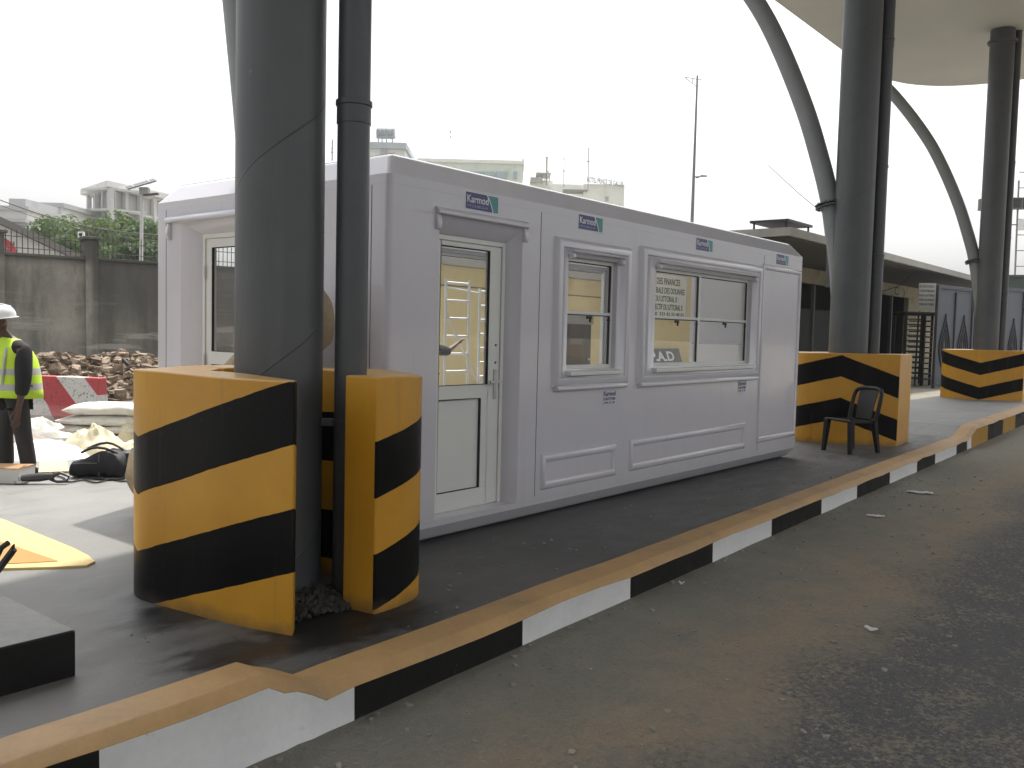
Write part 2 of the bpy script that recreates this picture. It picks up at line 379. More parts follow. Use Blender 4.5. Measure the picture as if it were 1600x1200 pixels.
# ------------------------------------------------------------------ column guards, columns, arches, canopy
def guard(name, polys, mat, z0, h, label, loc, group):
    t = thing(name, loc, label, 'column guard', group)
    for poly in polys:
        mb = MB(); mb.prism(poly, lambda x, y: z0-.25, lambda x, y: z0+h+.006*math.sin(7*x+5*y))
        mb.build('guard_wall', mat, t, smooth=40, bevel=.012, seg=2)
    return t
def smoothpoly(p, keep, it=2):
    """round an outline by corner cutting except at the listed corners"""
    pts = [(Vector(q), i in keep) for i, q in enumerate(p)]
    for _ in range(it):
        out = []; n = len(pts)
        for i in range(n):
            q, kf = pts[i]
            if kf: out.append((q, True)); continue
            a = pts[i-1][0]; b = pts[(i+1) % n][0]; out += [(q*.75+a*.25, False), (q*.75+b*.25, False)]
        pts = out
    return [(q.x, q.y) for q, _ in pts]
g1 = smoothpoly([(2.98, 4.86), (2.70, 4.83), (2.50, 4.70), (2.40, 4.50), (2.45, 4.20), (2.50, 3.80), (2.61, 3.425), (2.68, 3.50), (2.70, 3.8), (2.71, 4.2), (2.80, 4.45), (2.98, 4.6)], {0, 6, 7, 11})
g2 = smoothpoly([(3.06, 3.60), (3.09, 3.385), (3.30, 3.39), (3.50, 3.46), (3.62, 3.62), (3.66, 3.9), (3.66, 4.3), (3.58, 4.65), (3.35, 4.84), (3.0, 4.86), (3.0, 4.6), (3.3, 4.5), (3.42, 4.2), (3.40, 3.85), (3.25, 3.66)], {0, 1, 9, 10})
def near_expr(k, x, y, z):
    a = k.math('SUBTRACT', z, k.math('MULTIPLY', k.math('ABSOLUTE', k.math('SUBTRACT', y, 4.5)), .33))
    b = k.math('SUBTRACT', z, k.math('MULTIPLY', k.math('SUBTRACT', x, 3.09), .25))
    w = k.math('GREATER_THAN', x, 3.02)
    va = k.math('DIVIDE', k.math('ADD', a, .05), .61)
    vb = k.math('DIVIDE', k.math('SUBTRACT', b, .02), .58)
    nx = k.math('ABSOLUTE', k.sep(k.t.nodes.new('ShaderNodeNewGeometry').outputs['True Normal'])[0])
    endf = k.math('MULTIPLY', w, k.math('GREATER_THAN', nx, .93)); endf = k.math('MULTIPLY', endf, k.math('LESS_THAN', x, 3.3))
    v = k.math('ADD', k.math('MULTIPLY', va, k.math('SUBTRACT', 1., w)), k.math('MULTIPLY', vb, w))
    return k.math('ADD', k.math('MULTIPLY', k.math('MAXIMUM', k.math('MINIMUM', v, 1.95), -.45), k.math('SUBTRACT', 1., endf)), k.math('MULTIPLY', endf, .75))
GG = 'striped guards round the canopy columns'
guard('column_guard', [g1, g2], m_guard('chevrons_pointing_down', near_expr), 0, 1.215, 'large black and yellow striped concrete guard split open in front of the nearest column', (2.98, 4.05, 0), GG)
def g1_expr(k, x, y, z):
    a = k.math('ADD', z, k.math('MAXIMUM', k.math('MULTIPLY', k.math('SUBTRACT', 4.32, y), .42), k.math('MULTIPLY', k.math('SUBTRACT', y, 4.32), .27)))
    nx = k.sep(k.t.nodes.new('ShaderNodeNewGeometry').outputs['True Normal'])[1]; endf = k.math('LESS_THAN', nx, -.85)
    v = k.math('DIVIDE', k.math('SUBTRACT', a, .355), .59)
    return k.math('ADD', k.math('MULTIPLY', k.math('MAXIMUM', k.math('MINIMUM', v, 1.95), -.45), k.math('SUBTRACT', 1., endf)), k.math('MULTIPLY', endf, .75))
p1 = smoothpoly([(12.93, 3.65), (13.71, 3.71), (13.8, 4.2), (13.7, 4.8), (13.3, 5.15), (12.85, 5.15), (12.47, 4.95), (12.43, 4.70), (12.55, 4.32), (12.74, 3.98)], {0, 1})
guard('column_guard', [p1], m_guard('chevrons_pointing_up', g1_expr), 0, 1.265, 'black and yellow guard with stripes peaking upward, behind the plastic chair', (13.1, 4.35, 0), GG)
def g2_expr(k, x, y, z):
    a = k.math('SUBTRACT', k.math('SUBTRACT', z, .13), k.math('MULTIPLY', k.math('ABSOLUTE', k.math('SUBTRACT', y, 4.72)), .30))
    nx = k.sep(k.t.nodes.new('ShaderNodeNewGeometry').outputs['True Normal'])[1]; endf = k.math('LESS_THAN', nx, -.85)
    v = k.math('DIVIDE', k.math('SUBTRACT', a, .0), .57)
    return k.math('ADD', k.math('MULTIPLY', k.math('MAXIMUM', k.math('MINIMUM', v, 1.95), -.45), k.math('SUBTRACT', 1., endf)), k.math('MULTIPLY', endf, .75))
p2 = smoothpoly([(23.42, 3.90), (24.3, 3.96), (24.4, 4.6), (24.3, 5.2), (23.9, 5.65), (23.4, 5.68), (22.98, 5.5), (22.86, 5.3), (22.98, 4.72), (23.2, 4.25)], {0, 1})
guard('column_guard', [p2], m_guard('chevrons_far', g2_expr), .13, 1.15, 'farthest striped guard with stripes dipping to a V on the raised island', (23.6, 4.75, .13), GG)

SOF = 8.65
ARC = [(0.08, 1.2), (.12, 1.85), (.18, 2.46), (.27, 3.0), (.36, 3.47), (.52, 4.03), (.78, 4.79), (1.2, 5.75), (1.62, 6.5), (2.33, 7.48), (3.0, 8.2), (3.55, 8.72)]
def spline(pts, n=6):
    out = []
    for i in range(len(pts)-1):
        p0 = pts[max(i-1, 0)]; p1 = pts[i]; p2 = pts[i+1]; p3 = pts[min(i+2, len(pts)-1)]
        for j in range(n):
            t = j/n
            out.append(tuple(.5*((2*b)+(-a+c)*t+(2*a-5*b+4*c-d)*t*t+(-a+3*b-3*c+d)*t**3) for a, b, c, d in zip(p0, p1, p2, p3)))
    out.append(tuple(pts[-1])); return out
def column(cx, cy, z0, r, pipe, ptop, label, archlabel):
    t = thing('column', (cx, cy, z0), label, 'column', 'dark grey columns of the canopy')
    mb = MB(); mb.cyl((cx, cy, z0-.2), (cx, cy, SOF+.02), r, 40); mb.build('shaft', m_col, t, smooth=60)
    mb = MB(); mb.lathe([(r+.001, 0), (r+.05, 0), (r+.05, .05), (r+.001, .05)], (cx, cy, SOF-.3), 32); mb.build('collar', m_col, t)
    # curved brace reaching back to the edge of the canopy
    a = thing('arched_brace', (cx, cy, z0), archlabel, 'curved brace', 'arched braces under the canopy')
    pts = [(cx, cy+y, z) for y, z in spline(ARC)]
    mb = MB(); mb.tube(pts, .132, 20); mb.build('brace_tube', m_arch, a, smooth=60)
    p = Vector((cx, cy+.335, 3.37)); d = Vector((0, .20, .98)).normalized(); mb = MB()
    for o_ in (-.03, .012): mb.cyl(p+d*o_, p+d*(o_+.018), .215, 24)
    for i in range(8):
        an = i*math.pi/4; e1 = Vector((1, 0, 0)); e2 = d.cross(e1); q = p+(e1*math.cos(an)+e2*math.sin(an))*.18
        mb.cyl(q-d*.05, q+d*.05, .014, 6)
    mb.build('flange', m_col, a)
    mb = MB(); mb.box(cx-.012, cx+.012, cy+r*.8, cy+.36, 2.2, 3.22); mb.build('gusset_plate', m_col, a)
    # rainwater pipe
    px, py, pr = pipe
    w = thing('rainwater_pipe', (px, py, z0), ptop, 'downpipe', 'rainwater pipes beside the columns')
    mp = M('dark_grey_plastic_pipe', (.07, .074, .08), .4, .15, 3)
    mb = MB(); mb.cyl((px, py, z0+.02), (px, py, SOF+.02), pr, 24); mb.build('pipe', mp, w, smooth=60)
    for zc in (2.64, 5.64):
        mb = MB(); mb.lathe([(pr+.001, -.09), (pr+.005, -.09), (pr+.005, 0), (pr+.011, .006), (pr+.011, .03), (pr+.001, .034)], (px, py, zc), 24); mb.build('socket_joint', mp, w)
    v = Vector((cx-px, cy-py, 0)); L_ = v.length; v.normalize()
    for zc in (.95, 3.9): mb = MB(); mb.obox(Vector((px, py, zc))+v*(L_/2), v, (0, 0, 1), v.cross(Vector((0, 0, 1))), L_/2-.05, .02, .01); mb.lathe([(pr+.0005, 0), (pr+.008, 0), (pr+.008, .03), (pr+.0005, .03)], (px, py, zc-.015), 20); mb.build('bracket', mp, w)
column(2.98, 4.05, 0, .233, (3.235, 3.76, .087), 'dark plastic rainwater pipe beside the nearest column, in front of the cabin corner', 'thick dark grey round column nearest the camera, rising from the split striped guard', 'arched grey brace just showing at the left edge of the nearest column')
column(12.90, 4.36, 0, .262, (13.22, 4.13, .10), 'dark rainwater pipe on the right side of the column behind the chair', 'dark grey round column rising behind the plastic chair at the far end of the cabin', 'arched grey brace curving up left from the column behind the chair')
column(23.44, 4.72, .13, .262, (23.72, 4.47, .10), 'dark rainwater pipe on the farthest column', 'farthest dark grey column meeting the white canopy soffit', 'arched grey brace curving up to the canopy edge from the farthest column')
# canopy
def m_soffit():
    k = N('canopy_soffit'); c = k.coord('World'); x, y, z = k.sep(c)
    n = k.noise(c, .5, 4); 
    ln = k.math('MAXIMUM', k.ramp(k.math('ABSOLUTE', k.math('SUBTRACT', k.math('FRACT', k.math('DIVIDE', x, 1.22)), .5)), .0, .006, 1, 0), k.ramp(k.math('ABSOLUTE', k.math('SUBTRACT', k.math('FRACT', k.math('DIVIDE', y, 2.44)), .5)), .0, .003, 1, 0))
    cc = k.mix(k.ramp(n, .3, .7), (.52, .515, .475), (.58, .575, .53)); k.col(k.mix(k.math('MULTIPLY', ln, .25), cc, (.35, .34, .31))); k.rough(.6); return k.m
t = thing('canopy', (8, 0, SOF), 'large white canopy roof with rounded corner over the columns', 'canopy')
X1, Y1, rc = 28.1, 8.2, 3.4; poly = [(X1, -6.)]
for i in range(17):
    a = R(90*i/16); poly.append((X1-rc+rc*math.cos(a)**.8 if i < 16 else X1-rc, Y1-rc*.95+rc*.95*math.sin(a)**.8))
poly += [(16, 8.2), (13.5, 8.1), (11, 7.87), (8.5, 7.55), (6, 7.13), (3, 6.5), (0, 5.7), (-3, 4.7), (-6, 3.4), (-8.5, 1.8), (-10, 0), (-10, -6.)]  # unseen near and road-side edges, shaped to set the shade below
mb = MB(); mb.prism(poly, SOF, SOF+.06); mb.build('soffit', m_soffit(), t, smooth=30)
mb = MB()
po = [(x+(.03 if x > 0 else -.03), y+(.03 if y > 0 else -.03)) for x, y in poly]; mb.prism(po, SOF+.062, SOF+.85)
mb.build('fascia', M('canopy_edge_grey', (.42, .43, .44), .5), t, smooth=30)
# loose rubble in the slot between the guard halves
mb = MB(); rr = random.Random(11)
mb.loft([[(2.66, 3.58, -.02), (3.06, 3.56, -.02), (3.2, 3.85, -.02), (2.7, 3.9, -.02)], [(2.70, 3.66, .02), (3.03, 3.66, .05), (3.15, 3.8, .07), (2.75, 3.85, .06)]])
for i in range(260):
    x = rr.uniform(2.68, 3.08); y = rr.uniform(3.54, 3.84); chunk(mb, (x, y, .0+.07*(y-3.52)/.3+rr.uniform(0, .02)), rr.uniform(.006, .022), rr)
tag(mb.build('loose_rubble', m_gravel, smooth=0), 'grey mortar rubble heaped at the foot of the nearest column', 'rubble', kind='stuff')

# ------------------------------------------------------------------ portable cabin
BX, BY, BL, BW, BH, Z1, ZB = 3.917, 4.212, 6.825, 2.776, 2.6, 2.441, .16
cab = thing('portable_cabin', (BX, BY, 0), 'glossy white moulded portable cabin with door and sliding windows', 'cabin')
def wall_grid(mb, org, u, v, w, rect, holes, th):
    """flat wall with rectangular holes: outer face at depth 0, inner face at -th along w"""
    s0, s1, z0, z1 = rect; S = sorted({s0, s1, *[h[0] for h in holes], *[h[1] for h in holes]}); Z = sorted({z0, z1, *[h[2] for h in holes], *[h[3] for h in holes]})
    P = lambda a, b, d: org+u*a+v*b+w*d
    for i in range(len(S)-1):
        for j in range(len(Z)-1):
            cx, cz = (S[i]+S[i+1])/2, (Z[j]+Z[j+1])/2
            if any(h[0] < cx < h[1] and h[2] < cz < h[3] for h in holes): continue
            for d in (0, -th): mb.add([P(S[i], Z[j], d), P(S[i+1], Z[j], d), P(S[i+1], Z[j+1], d), P(S[i], Z[j+1], d)], [(0, 1, 2, 3)])
    for e in (rect,):
        c = [(e[0], e[2]), (e[1], e[2]), (e[1], e[3]), (e[0], e[3])]
        for q in range(4): a, b = c[q], c[(q+1) % 4]; mb.add([P(*a, 0), P(*b, 0), P(*b, -th), P(*a, -th)], [(0, 1, 2, 3)])
def rect_loops(mb, org, u, v, w, loops, closed=False):
    P = lambda a, b, d: org+u*a+v*b+w*d; R4 = []
    for s0, s1, z0, z1, d in loops: R4.append([P(s0, z0, d), P(s1, z0, d), P(s1, z1, d), P(s0, z1, d)])
    mb.loft(R4, caps=False)
def surround(mb, org, u, v, w, outer, inner, d_in, th, prot=.04, lip=.075):
    """soft raised surround running from the wall face into a set-back opening"""
    o = outer; L = []
    for t_, d in ((0, 0), (.25, .012), (.6, .032), (1, prot)): L.append((o[0]+.035*t_, o[1]-.035*t_, o[2]+.035*t_, o[3]-.035*t_, d))
    a = (o[0]+lip, o[1]-lip, o[2]+lip, o[3]-lip)
    L.append((*a, prot)); 
    for t_, d in ((.15, prot-.004), (.3, prot-.014)): L.append(tuple(a[i]*(1-t_*.35)+inner[i]*t_*.35 for i in range(4))+(d,))
    mid = tuple(a[i]*.35+inner[i]*.65 for i in range(4))
    L.append((*mid, .006)); L.append((*inner, -.012)); L.append((*inner, d_in)); L.append((*inner, -th))
    rect_loops(mb, org, u, v, w, L)
def ring(mb, org, u, v, w, o, wd, h):
    L = []
    for i in range(9):
        t_ = i/8; L.append((o[0]+wd*t_, o[1]-wd*t_, o[2]+wd*t_, o[3]-wd*t_, -.004+h*math.sin(math.pi*t_)**.8 if 0 < i < 8 else -.004))
    rect_loops(mb, org, u, v, w, L)
def hood(mb, org, u, v, w, s0, s1, z0, z1, leg, d):
    """soft eyebrow lip over an opening, with short drops at both ends"""
    P = lambda a, b, e: org+u*a+v*b+w*e
    def bar(a0, a1, b0, b1, dd, end=.012):
        sec = ((0., -.004), (.10, .45), (.32, .85), (.6, 1.), (.85, .95), (.97, .7), (1., -.004))
        rings = []
        for t_, e in sec:
            b = b1+(b0-b1)*t_; e_ = dd*e if e > 0 else e; k_ = end*(1-max(e, 0))
            rings.append([P(a0, b, -.004), P(a0+end*.4, b, e_*.8), P(a0+end, b, e_), P(a1-end, b, e_), P(a1-end*.4, b, e_*.8), P(a1, b, -.004)])
        mb.loft(rings)
    bar(s0, s1, z0, z1, d)
    if leg:
        bar(s0, s0+.055, z0-leg, z0+.01, d*.8); bar(s1-.055, s1, z0-leg, z0+.01, d*.8)
UX, UY, UZ = Vector((1, 0, 0)), Vector((0, 1, 0)), Vector((0, 0, 1))
FO = Vector((BX, BY, 0)); FW = -UY; TH = .10
# front wall
door_o = (.46, 1.36, .17, 2.235)
w1o, w1i = (1.75, 2.86, 1.02, 2.215), (1.965, 2.69, 1.17, 2.075)
w2o, w2i = (3.02, 5.60, 1.01, 2.255), (3.345, 5.42, 1.17, 2.085)
EC, ZT = .04, Z1-.06      # corner radius, top of the walls
mb = MB(); wall_grid(mb, FO, UX, UZ, FW, (EC, BL-EC, ZB, ZT), [door_o, w1o, w2o], TH)
rect_loops(mb, FO, UX, UZ, FW, [(*door_o, 0), (.465, 1.35, .17, 2.225, -.004), (.50, 1.285, .175, 2.12, -.10), (.50, 1.285, .175, 2.12, -.16)])
surround(mb, FO, UX, UZ, FW, w1o, w1i, -.07, TH); surround(mb, FO, UX, UZ, FW, w2o, w2i, -.07, TH)
ring(mb, FO, UX, UZ, FW, (1.64, 2.73, .225, .515), .075, .028); ring(mb, FO, UX, UZ, FW, (2.94, 5.34, .235, .53), .075, .028)
ring(mb, FO, UX, UZ, FW, (5.64, 6.76, .265, 2.285), .07, .024)
hood(mb, FO, UX, UZ, FW, .415, 1.405, 2.232, 2.285, .10, .035)
hood(mb, FO, UX, UZ, FW, 1.95, 2.74, 2.105, 2.14, .05, .052); hood(mb, FO, UX, UZ, FW, 3.32, 5.47, 2.115, 2.155, .05, .052)
hood(mb, FO, UX, UZ, FW, 1.78, 2.83, 1.0, 1.055, .0, .05); hood(mb, FO, UX, UZ, FW, 3.05, 5.57, .99, 1.05, .0, .05)
mb.build('front_wall', m_white, cab, smooth=40)
m_joint = M('joint_dark_grey', (.10, .10, .11), .8)   # panel joints: thin dark seam strips
for q in ((BX+1.572, BX+1.578, BY-.0015, BY+.002), (BX+5.682, BX+5.688, BY-.0015, BY+.002), (BX-.0015, BX+.002, BY+.155, BY+.161), (BX-.0015, BX+.002, BY+BW-.16, BY+BW-.154)):
    mb = MB(); mb.box(*q, ZB+.03, ZT-.005); mb.build('panel_joint', m_joint, cab, smooth=0)
# left end wall (faces -X), with its own door; the far end wall repeats the opening
EO = Vector((BX, BY+BW, 0)); ew = -UX; ey = lambda y: BY+BW-y     # s runs from the back corner to the front one
d2 = (ey(6.62), ey(5.70), .17, 2.27)
mb = MB(); wall_grid(mb, EO, -UY, UZ, ew, (EC, BW-EC, ZB, ZT), [d2], TH)
rect_loops(mb, EO, -UY, UZ, ew, [(*d2, 0), (d2[0]+.01, d2[1]-.01, .17, 2.26, -.004), (d2[0]+.15, d2[1]-.04, .175, 2.175, -.10), (d2[0]+.15, d2[1]-.04, .175, 2.175, -.16)])
hood(mb, EO, -UY, UZ, ew, ey(6.80), ey(5.63), 2.265, 2.325, .13, .045)
mb.build('end_wall', m_white, cab, smooth=40)
GO = Vector((BX+BL, BY, 0)); d3 = (5.655-BY, 6.52-BY, .17, 2.3)
mb = MB(); wall_grid(mb, GO, UY, UZ, UX, (EC, BW-EC, ZB, ZT), [d3], TH); rect_loops(mb, GO, UY, UZ, UX, [(*d3, 0), (*d3, -TH)])
ring(mb, GO, UY, UZ, UX, (.15, 1.2, .3, 2.2), .07, .02)
mb.build('end_wall', m_white, cab, smooth=40)
HO = Vector((BX+BL, BY+BW, 0)); hb = lambda x: BL-x
wb1 = (hb(6.60), hb(4.90), .35, 2.32); wb2 = (hb(4.80), hb(2.9), .35, 2.32); wb3 = (hb(2.7), hb(.4), .35, 2.32)  # rear openings enlarged to let more light into the cabin
mb = MB(); wall_grid(mb, HO, -UX, UZ, UY, (EC, BL-EC, ZB, ZT), [wb1, wb2, wb3], TH)
for q in (wb1, wb2, wb3): rect_loops(mb, HO, -UX, UZ, UY, [(*q, 0), (*q, -TH)])
mb.build('back_wall', m_white, cab, smooth=40)
# roof and base: chamfered slabs
mb = MB(); c = .13
def slab(mb, i0, z0, i1, z1):
    b = [(BX+i0, BY+i0, z0), (BX+BL-i0, BY+i0, z0), (BX+BL-i0, BY+BW-i0, z0), (BX+i0, BY+BW-i0, z0)]
    t_ = [(BX+i1, BY+i1, z1), (BX+BL-i1, BY+i1, z1), (BX+BL-i1, BY+BW-i1, z1), (BX+i1, BY+BW-i1, z1)]; mb.hexa(b, t_)
def slab3(mb, L, cap):
    mb.loft([[(BX+i, BY+i, z), (BX+BL-i, BY+i, z), (BX+BL-i, BY+BW-i, z), (BX+i, BY+BW-i, z)] for i, z in L], caps=False)
    mb.f.append(tuple(range(len(mb.v)-4, len(mb.v))) if cap else (3, 2, 1, 0)); mb.mi.append(0)   # open where it meets the walls
slab3(mb, [(0, ZT+.0005), (0, Z1), (c, BH)], True); mb.build('roof', m_white, cab, smooth=0, bevel=EC, seg=4)
for cx_, cy_, a0 in ((BX+EC, BY+EC, 180), (BX+BL-EC, BY+EC, 270), (BX+BL-EC, BY+BW-EC, 0), (BX+EC, BY+BW-EC, 90)):
    mb = MB(); pts = [(cx_+EC*math.cos(R(a0+90*i/6)), cy_+EC*math.sin(R(a0+90*i/6))) for i in range(7)]
    mb.add([(x, y, z) for z in (ZB, ZT) for x, y in pts], [(i, i+1, 8+i, 7+i) for i in range(6)]); mb.build('rounded_corner', m_white, cab, smooth=60)
mb = MB(); mb.box(BX+.155, BX+.161, BY+.12, BY+BW-.12, BH-.001, BH+.0006); mb.build('roof_joint', M('joint_dark_grey', (.1, .1, .11)), cab)
mb = MB(); slab3(mb, [(.075, .018), (0, .125), (0, ZB-.0005)], False); mb.build('base', m_white, cab, smooth=0, bevel=.03, seg=3)
m_lin = M('light_bounce_lining', (.90, .89, .92), .45, .02, 2)  # bright linings added to throw light around the cabin interior
mb = MB(); mb.box(BX+BL-TH-.012, BX+BL-TH-.002, BY+TH+.01, 5.65, ZB+.01, ZT+.04); mb.build('end_bounce_lining', m_lin, cab, smooth=0)
mb = MB(); mb.box(BX+TH+.01, BX+BL-TH-.01, BY+TH+.01, BY+BW-TH-.01, ZT-.02, ZT-.005); mb.build('ceiling_bounce_lining', m_lin, cab, smooth=0)
mb = MB(); mb.box(BX+TH+.01, BX+BL-TH-.01, BY+TH+.01, BY+BW-TH-.01, ZB+.002, ZB+.012); mb.build('floor_bounce_lining', M('pale_vinyl_floor', (.55, .54, .52), .5, .05, 2), cab, smooth=0)
# interior shelf edge and skirting that show through the windows
mb = MB(); mb.box(BX+BL-TH-.03, BX+BL-TH-.011, BY+.2, BY+1.40, 1.36, 1.375); mb.build('dado_rail', m_white, cab)

def door_leaf(t, org, u, w, s0, s1, z0, z1, g, lp, hinge_left, handle_s):
    """frame with stiles, glass and lower panel; faces w"""
    P = lambda a, b, d: org+u*a+UZ*b+w*d
    d = bpy.data.objects.new('door', None); C.objects.link(d); d.parent = t; d.location = P(s0, z0, 0)-wloc(t)
    mb = MB(); D0 = -.115
    def bar(a0, a1, b0, b1, dt=D0, th=.045): mb.obox(P((a0+a1)/2, (b0+b1)/2, dt-th/2), u, UZ, w, abs(a1-a0)/2, (b1-b0)/2, th/2)
    bar(s0, s0+.035, z0, z1, D0+.012); bar(s1-.035, s1, z0, z1, D0+.012); bar(s0+.035, s1-.035, z1-.035, z1, D0+.012)
    bar(s0+.037, g[0], z0+.004, z1-.037); bar(g[1], s1-.037, z0+.004, z1-.037); bar(g[0], g[1], g[3], z1-.037); bar(g[0], g[1], lp[3], g[2]); bar(g[0], g[1], z0+.004, lp[2]); bar(lp[1], g[1], lp[2], lp[3])
    mb.build('door_frame', m_upvc, d, bevel=.004)
    mb = MB(); mb.obox(P((g[0]+g[1])/2, (lp[2]+lp[3])/2, D0-.03), u, UZ, w, (g[1]-g[0])/2, (lp[3]-lp[2])/2, .008); mb.build('lower_panel', m_upvc, d)
    mb = MB(); 
    for q in (g, lp):
        for (a0, a1, b0, b1) in ((q[0], q[1], q[3]-.007, q[3]), (q[1]-.008, q[1], q[2], q[3]-.007), (q[0], q[0]+.006, q[2]+.006, q[3]-.007), (q[0], q[1]-.009, q[2], q[2]+.005)): mb.obox(P((a0+a1)/2, (b0+b1)/2, D0-.013), u, UZ, w, (a1-a0)/2, (b1-b0)/2, .009)
    mb.build('gasket_and_shade', m_gasket, d, smooth=0)
    mb = MB(); mb.obox(P((g[0]+g[1])/2, (g[2]+g[3])/2, D0-.024), u, UZ, w, (g[1]-g[0])/2-.002, (g[3]-g[2])/2-.002, .003); mb.build('glass_pane', m_glass, d, smooth=0)
    mb = MB(); hs = handle_s
    mb.obox(P(hs, 1.07, D0+.005), u, UZ, w, .016, .11, .005); mb.cyl(P(hs, 1.09, D0), P(hs, 1.09, D0+.05), .009, 10); mb.obox(P(hs-.05*(1 if hinge_left else -1), 1.09, D0+.052), u, UZ, w, .06, .01, .008)
    mb.lathe([(.012, 0), (.012, .01)], P(hs, 1.0, D0), 10); mb.build('handle', m_steel, d, bevel=.002)
    hx = s0+.036 if hinge_left else s1-.036
    for zz in (z0+.25, (z0+z1)/2, z1-.3): mb = MB(); mb.cyl(P(hx, zz-.05, D0+.018), P(hx, zz+.05, D0+.018), .009, 8); mb.build('hinge', m_upvc, d)
    return d
dr = door_leaf(cab, FO, UX, FW, .50, 1.285, .175, 2.12, (.60, 1.127, 1.07, 2.05), (.60, 1.055, .31, .975), True, 1.20)
for zz in (1.23, 1.36): mb = MB(); mb.cyl((BX+1.205, BY+.117, zz), (BX+1.205, BY+.112, zz), .009, 10); mb.build('key_hole', m_gasket, dr)
door_leaf(cab, EO, -UY, ew, d2[0]+.15, d2[1]-.04, .175, 2.175, (ey(6.36), ey(5.84), 1.25, 2.07), (ey(6.36), ey(5.84), .34, 1.15), True, ey(5.80))

def window(org, u, w, inner, mulls, D0, latch=True, rail=True, label=None):
    P = lambda a, b, d: org+u*a+UZ*b+w*d; s0, s1, z0, z1 = inner
    t = bpy.data.objects.new('window', None); C.objects.link(t); t.parent = cab; t.location = P(s0, z0, 0)-wloc(cab)
    if label: t['label'] = label
    mb = MB()
    def bar(a0, a1, b0, b1, dt=D0, th=.04): mb.obox(P((a0+a1)/2, (b0+b1)/2, dt-th/2), u, UZ, w, (a1-a0)/2, (b1-b0)/2, th/2)
    fw = .03; bar(s0, s0+fw, z0, z1); bar(s1-fw, s1, z0, z1); bar(s0+fw, s1-fw, z0, z0+fw); bar(s0+fw, s1-fw, z1-fw, z1)
    xs = [s0+fw]+[m for m in mulls]+[s1-fw]
    for m in mulls: bar(m-.02, m+.02, z0+fw, z1-fw, D0-.001)
    zr = 1.63
    cells = []
    for i in range(len(xs)-1):
        a = xs[i]+(.02 if i else 0); b = xs[i+1]-(.02 if i+1 < len(xs)-1 else 0)
        if rail: bar(a, b, zr-.012, zr+.012, D0-.004); cells += [(a, b, z0+fw, zr-.012), (a, b, zr+.012, z1-fw)]
        else: cells.append((a, b, z0+fw, z1-fw))
    mb.build('frame', m_upvc, t, bevel=.003)
    for a, b, c_, d_ in cells:
        mb = MB(); mb.obox(P((a+b)/2, (c_+d_)/2, D0-.022), u, UZ, w, (b-a)/2-.001, (d_-c_)/2-.001, .003); mb.build('glass_pane', m_glass, t, smooth=0)
    mb = MB()
    for a, b, c_, d_ in cells:
        mb.obox(P(b-.011, (c_+d_)/2, D0-.008), u, UZ, w, .010, (d_-c_)/2-.002, .006); mb.obox(P((a+b)/2-.011, d_-.005, D0-.008), u, UZ, w, (b-a)/2-.013, .004, .006)
    mb.build('gasket_and_shade', m_gasket, t, smooth=0)  # dark strips paint the frame's shadow along each pane
    if latch:
        for i in range(0, len(cells), 2):
            mb = MB(); a, b, c_, d_ = cells[i]; m_ = (a+b)/2
            mb.obox(P(m_, zr-.035, D0+.008), u, UZ, w, .035, .012, .008); mb.obox(P(m_+.004, zr-.055, D0+.016), u, UZ, w, .01, .02, .006)
            mb.build('latch', m_gasket, t, bevel=.002); mb = MB(); mb.obox(P(b-.035, zr-.05, D0+.006), u, UZ, w, .02, .006, .006); mb.build('catch', m_gasket, t)
    return t
wn = window(FO, UX, FW, w1i, [], -.055); 
def sill(t, s0, s1, z):
    mb = MB(); mb.hexa([(BX+s0, BY-.055, z-.05), (BX+s1, BY-.055, z-.05), (BX+s1, BY+.06, z-.05), (BX+s0, BY+.06, z-.05)], [(BX+s0, BY-.055, z-.018), (BX+s1, BY-.055, z-.018), (BX+s1, BY+.06, z-.001), (BX+s0, BY+.06, z-.001)])
    mb.build('sill', m_upvc, t, bevel=.006)
sill(wn, 1.94, 2.72, 1.17)
wn2 = window(FO, UX, FW, w2i, [4.29], -.055); sill(wn2, 3.30, 5.46, 1.17)
window(HO, -UX, UY, wb1, [], -.03, False, False); window(HO, -UX, UY, wb2, [hb(4.28)], -.03, False, False); window(HO, -UX, UY, wb3, [hb(1.55)], -.03, False, False)

# stickers with the maker's lettering, as on the photo
def m_sticker():
    k = N('blue_teal_sticker'); c = k.coord('Object'); x, y, z = k.sep(c)
    dx = k.math('SUBTRACT', x, -.02); dz = k.math('ADD', z, .10)
    rad = k.math('SQRT', k.math('ADD', k.math('MULTIPLY', dx, dx), k.math('MULTIPLY', dz, dz)))
    cc = k.mix(k.math('GREATER_THAN', rad, .324), (.045, .055, .19), (.055, .26, .27))
    ed = k.math('LESS_THAN', k.math('ABSOLUTE', k.math('SUBTRACT', rad, .324)), .0045)
    k.col(k.mix(ed, cc, (.75, .77, .8))); k.rough(.35); return k.m
m_stk = m_sticker(); m_txt = M('sticker_white', (.75, .76, .78), .5, .03); m_txt2 = M('sticker_pale_blue', (.34, .38, .58), .5, .05)
m_stk2 = M('sticker_grey_white', (.55, .56, .62), .5, .05); m_ink = M('sticker_dark_ink', (.05, .055, .14), .5, .05)
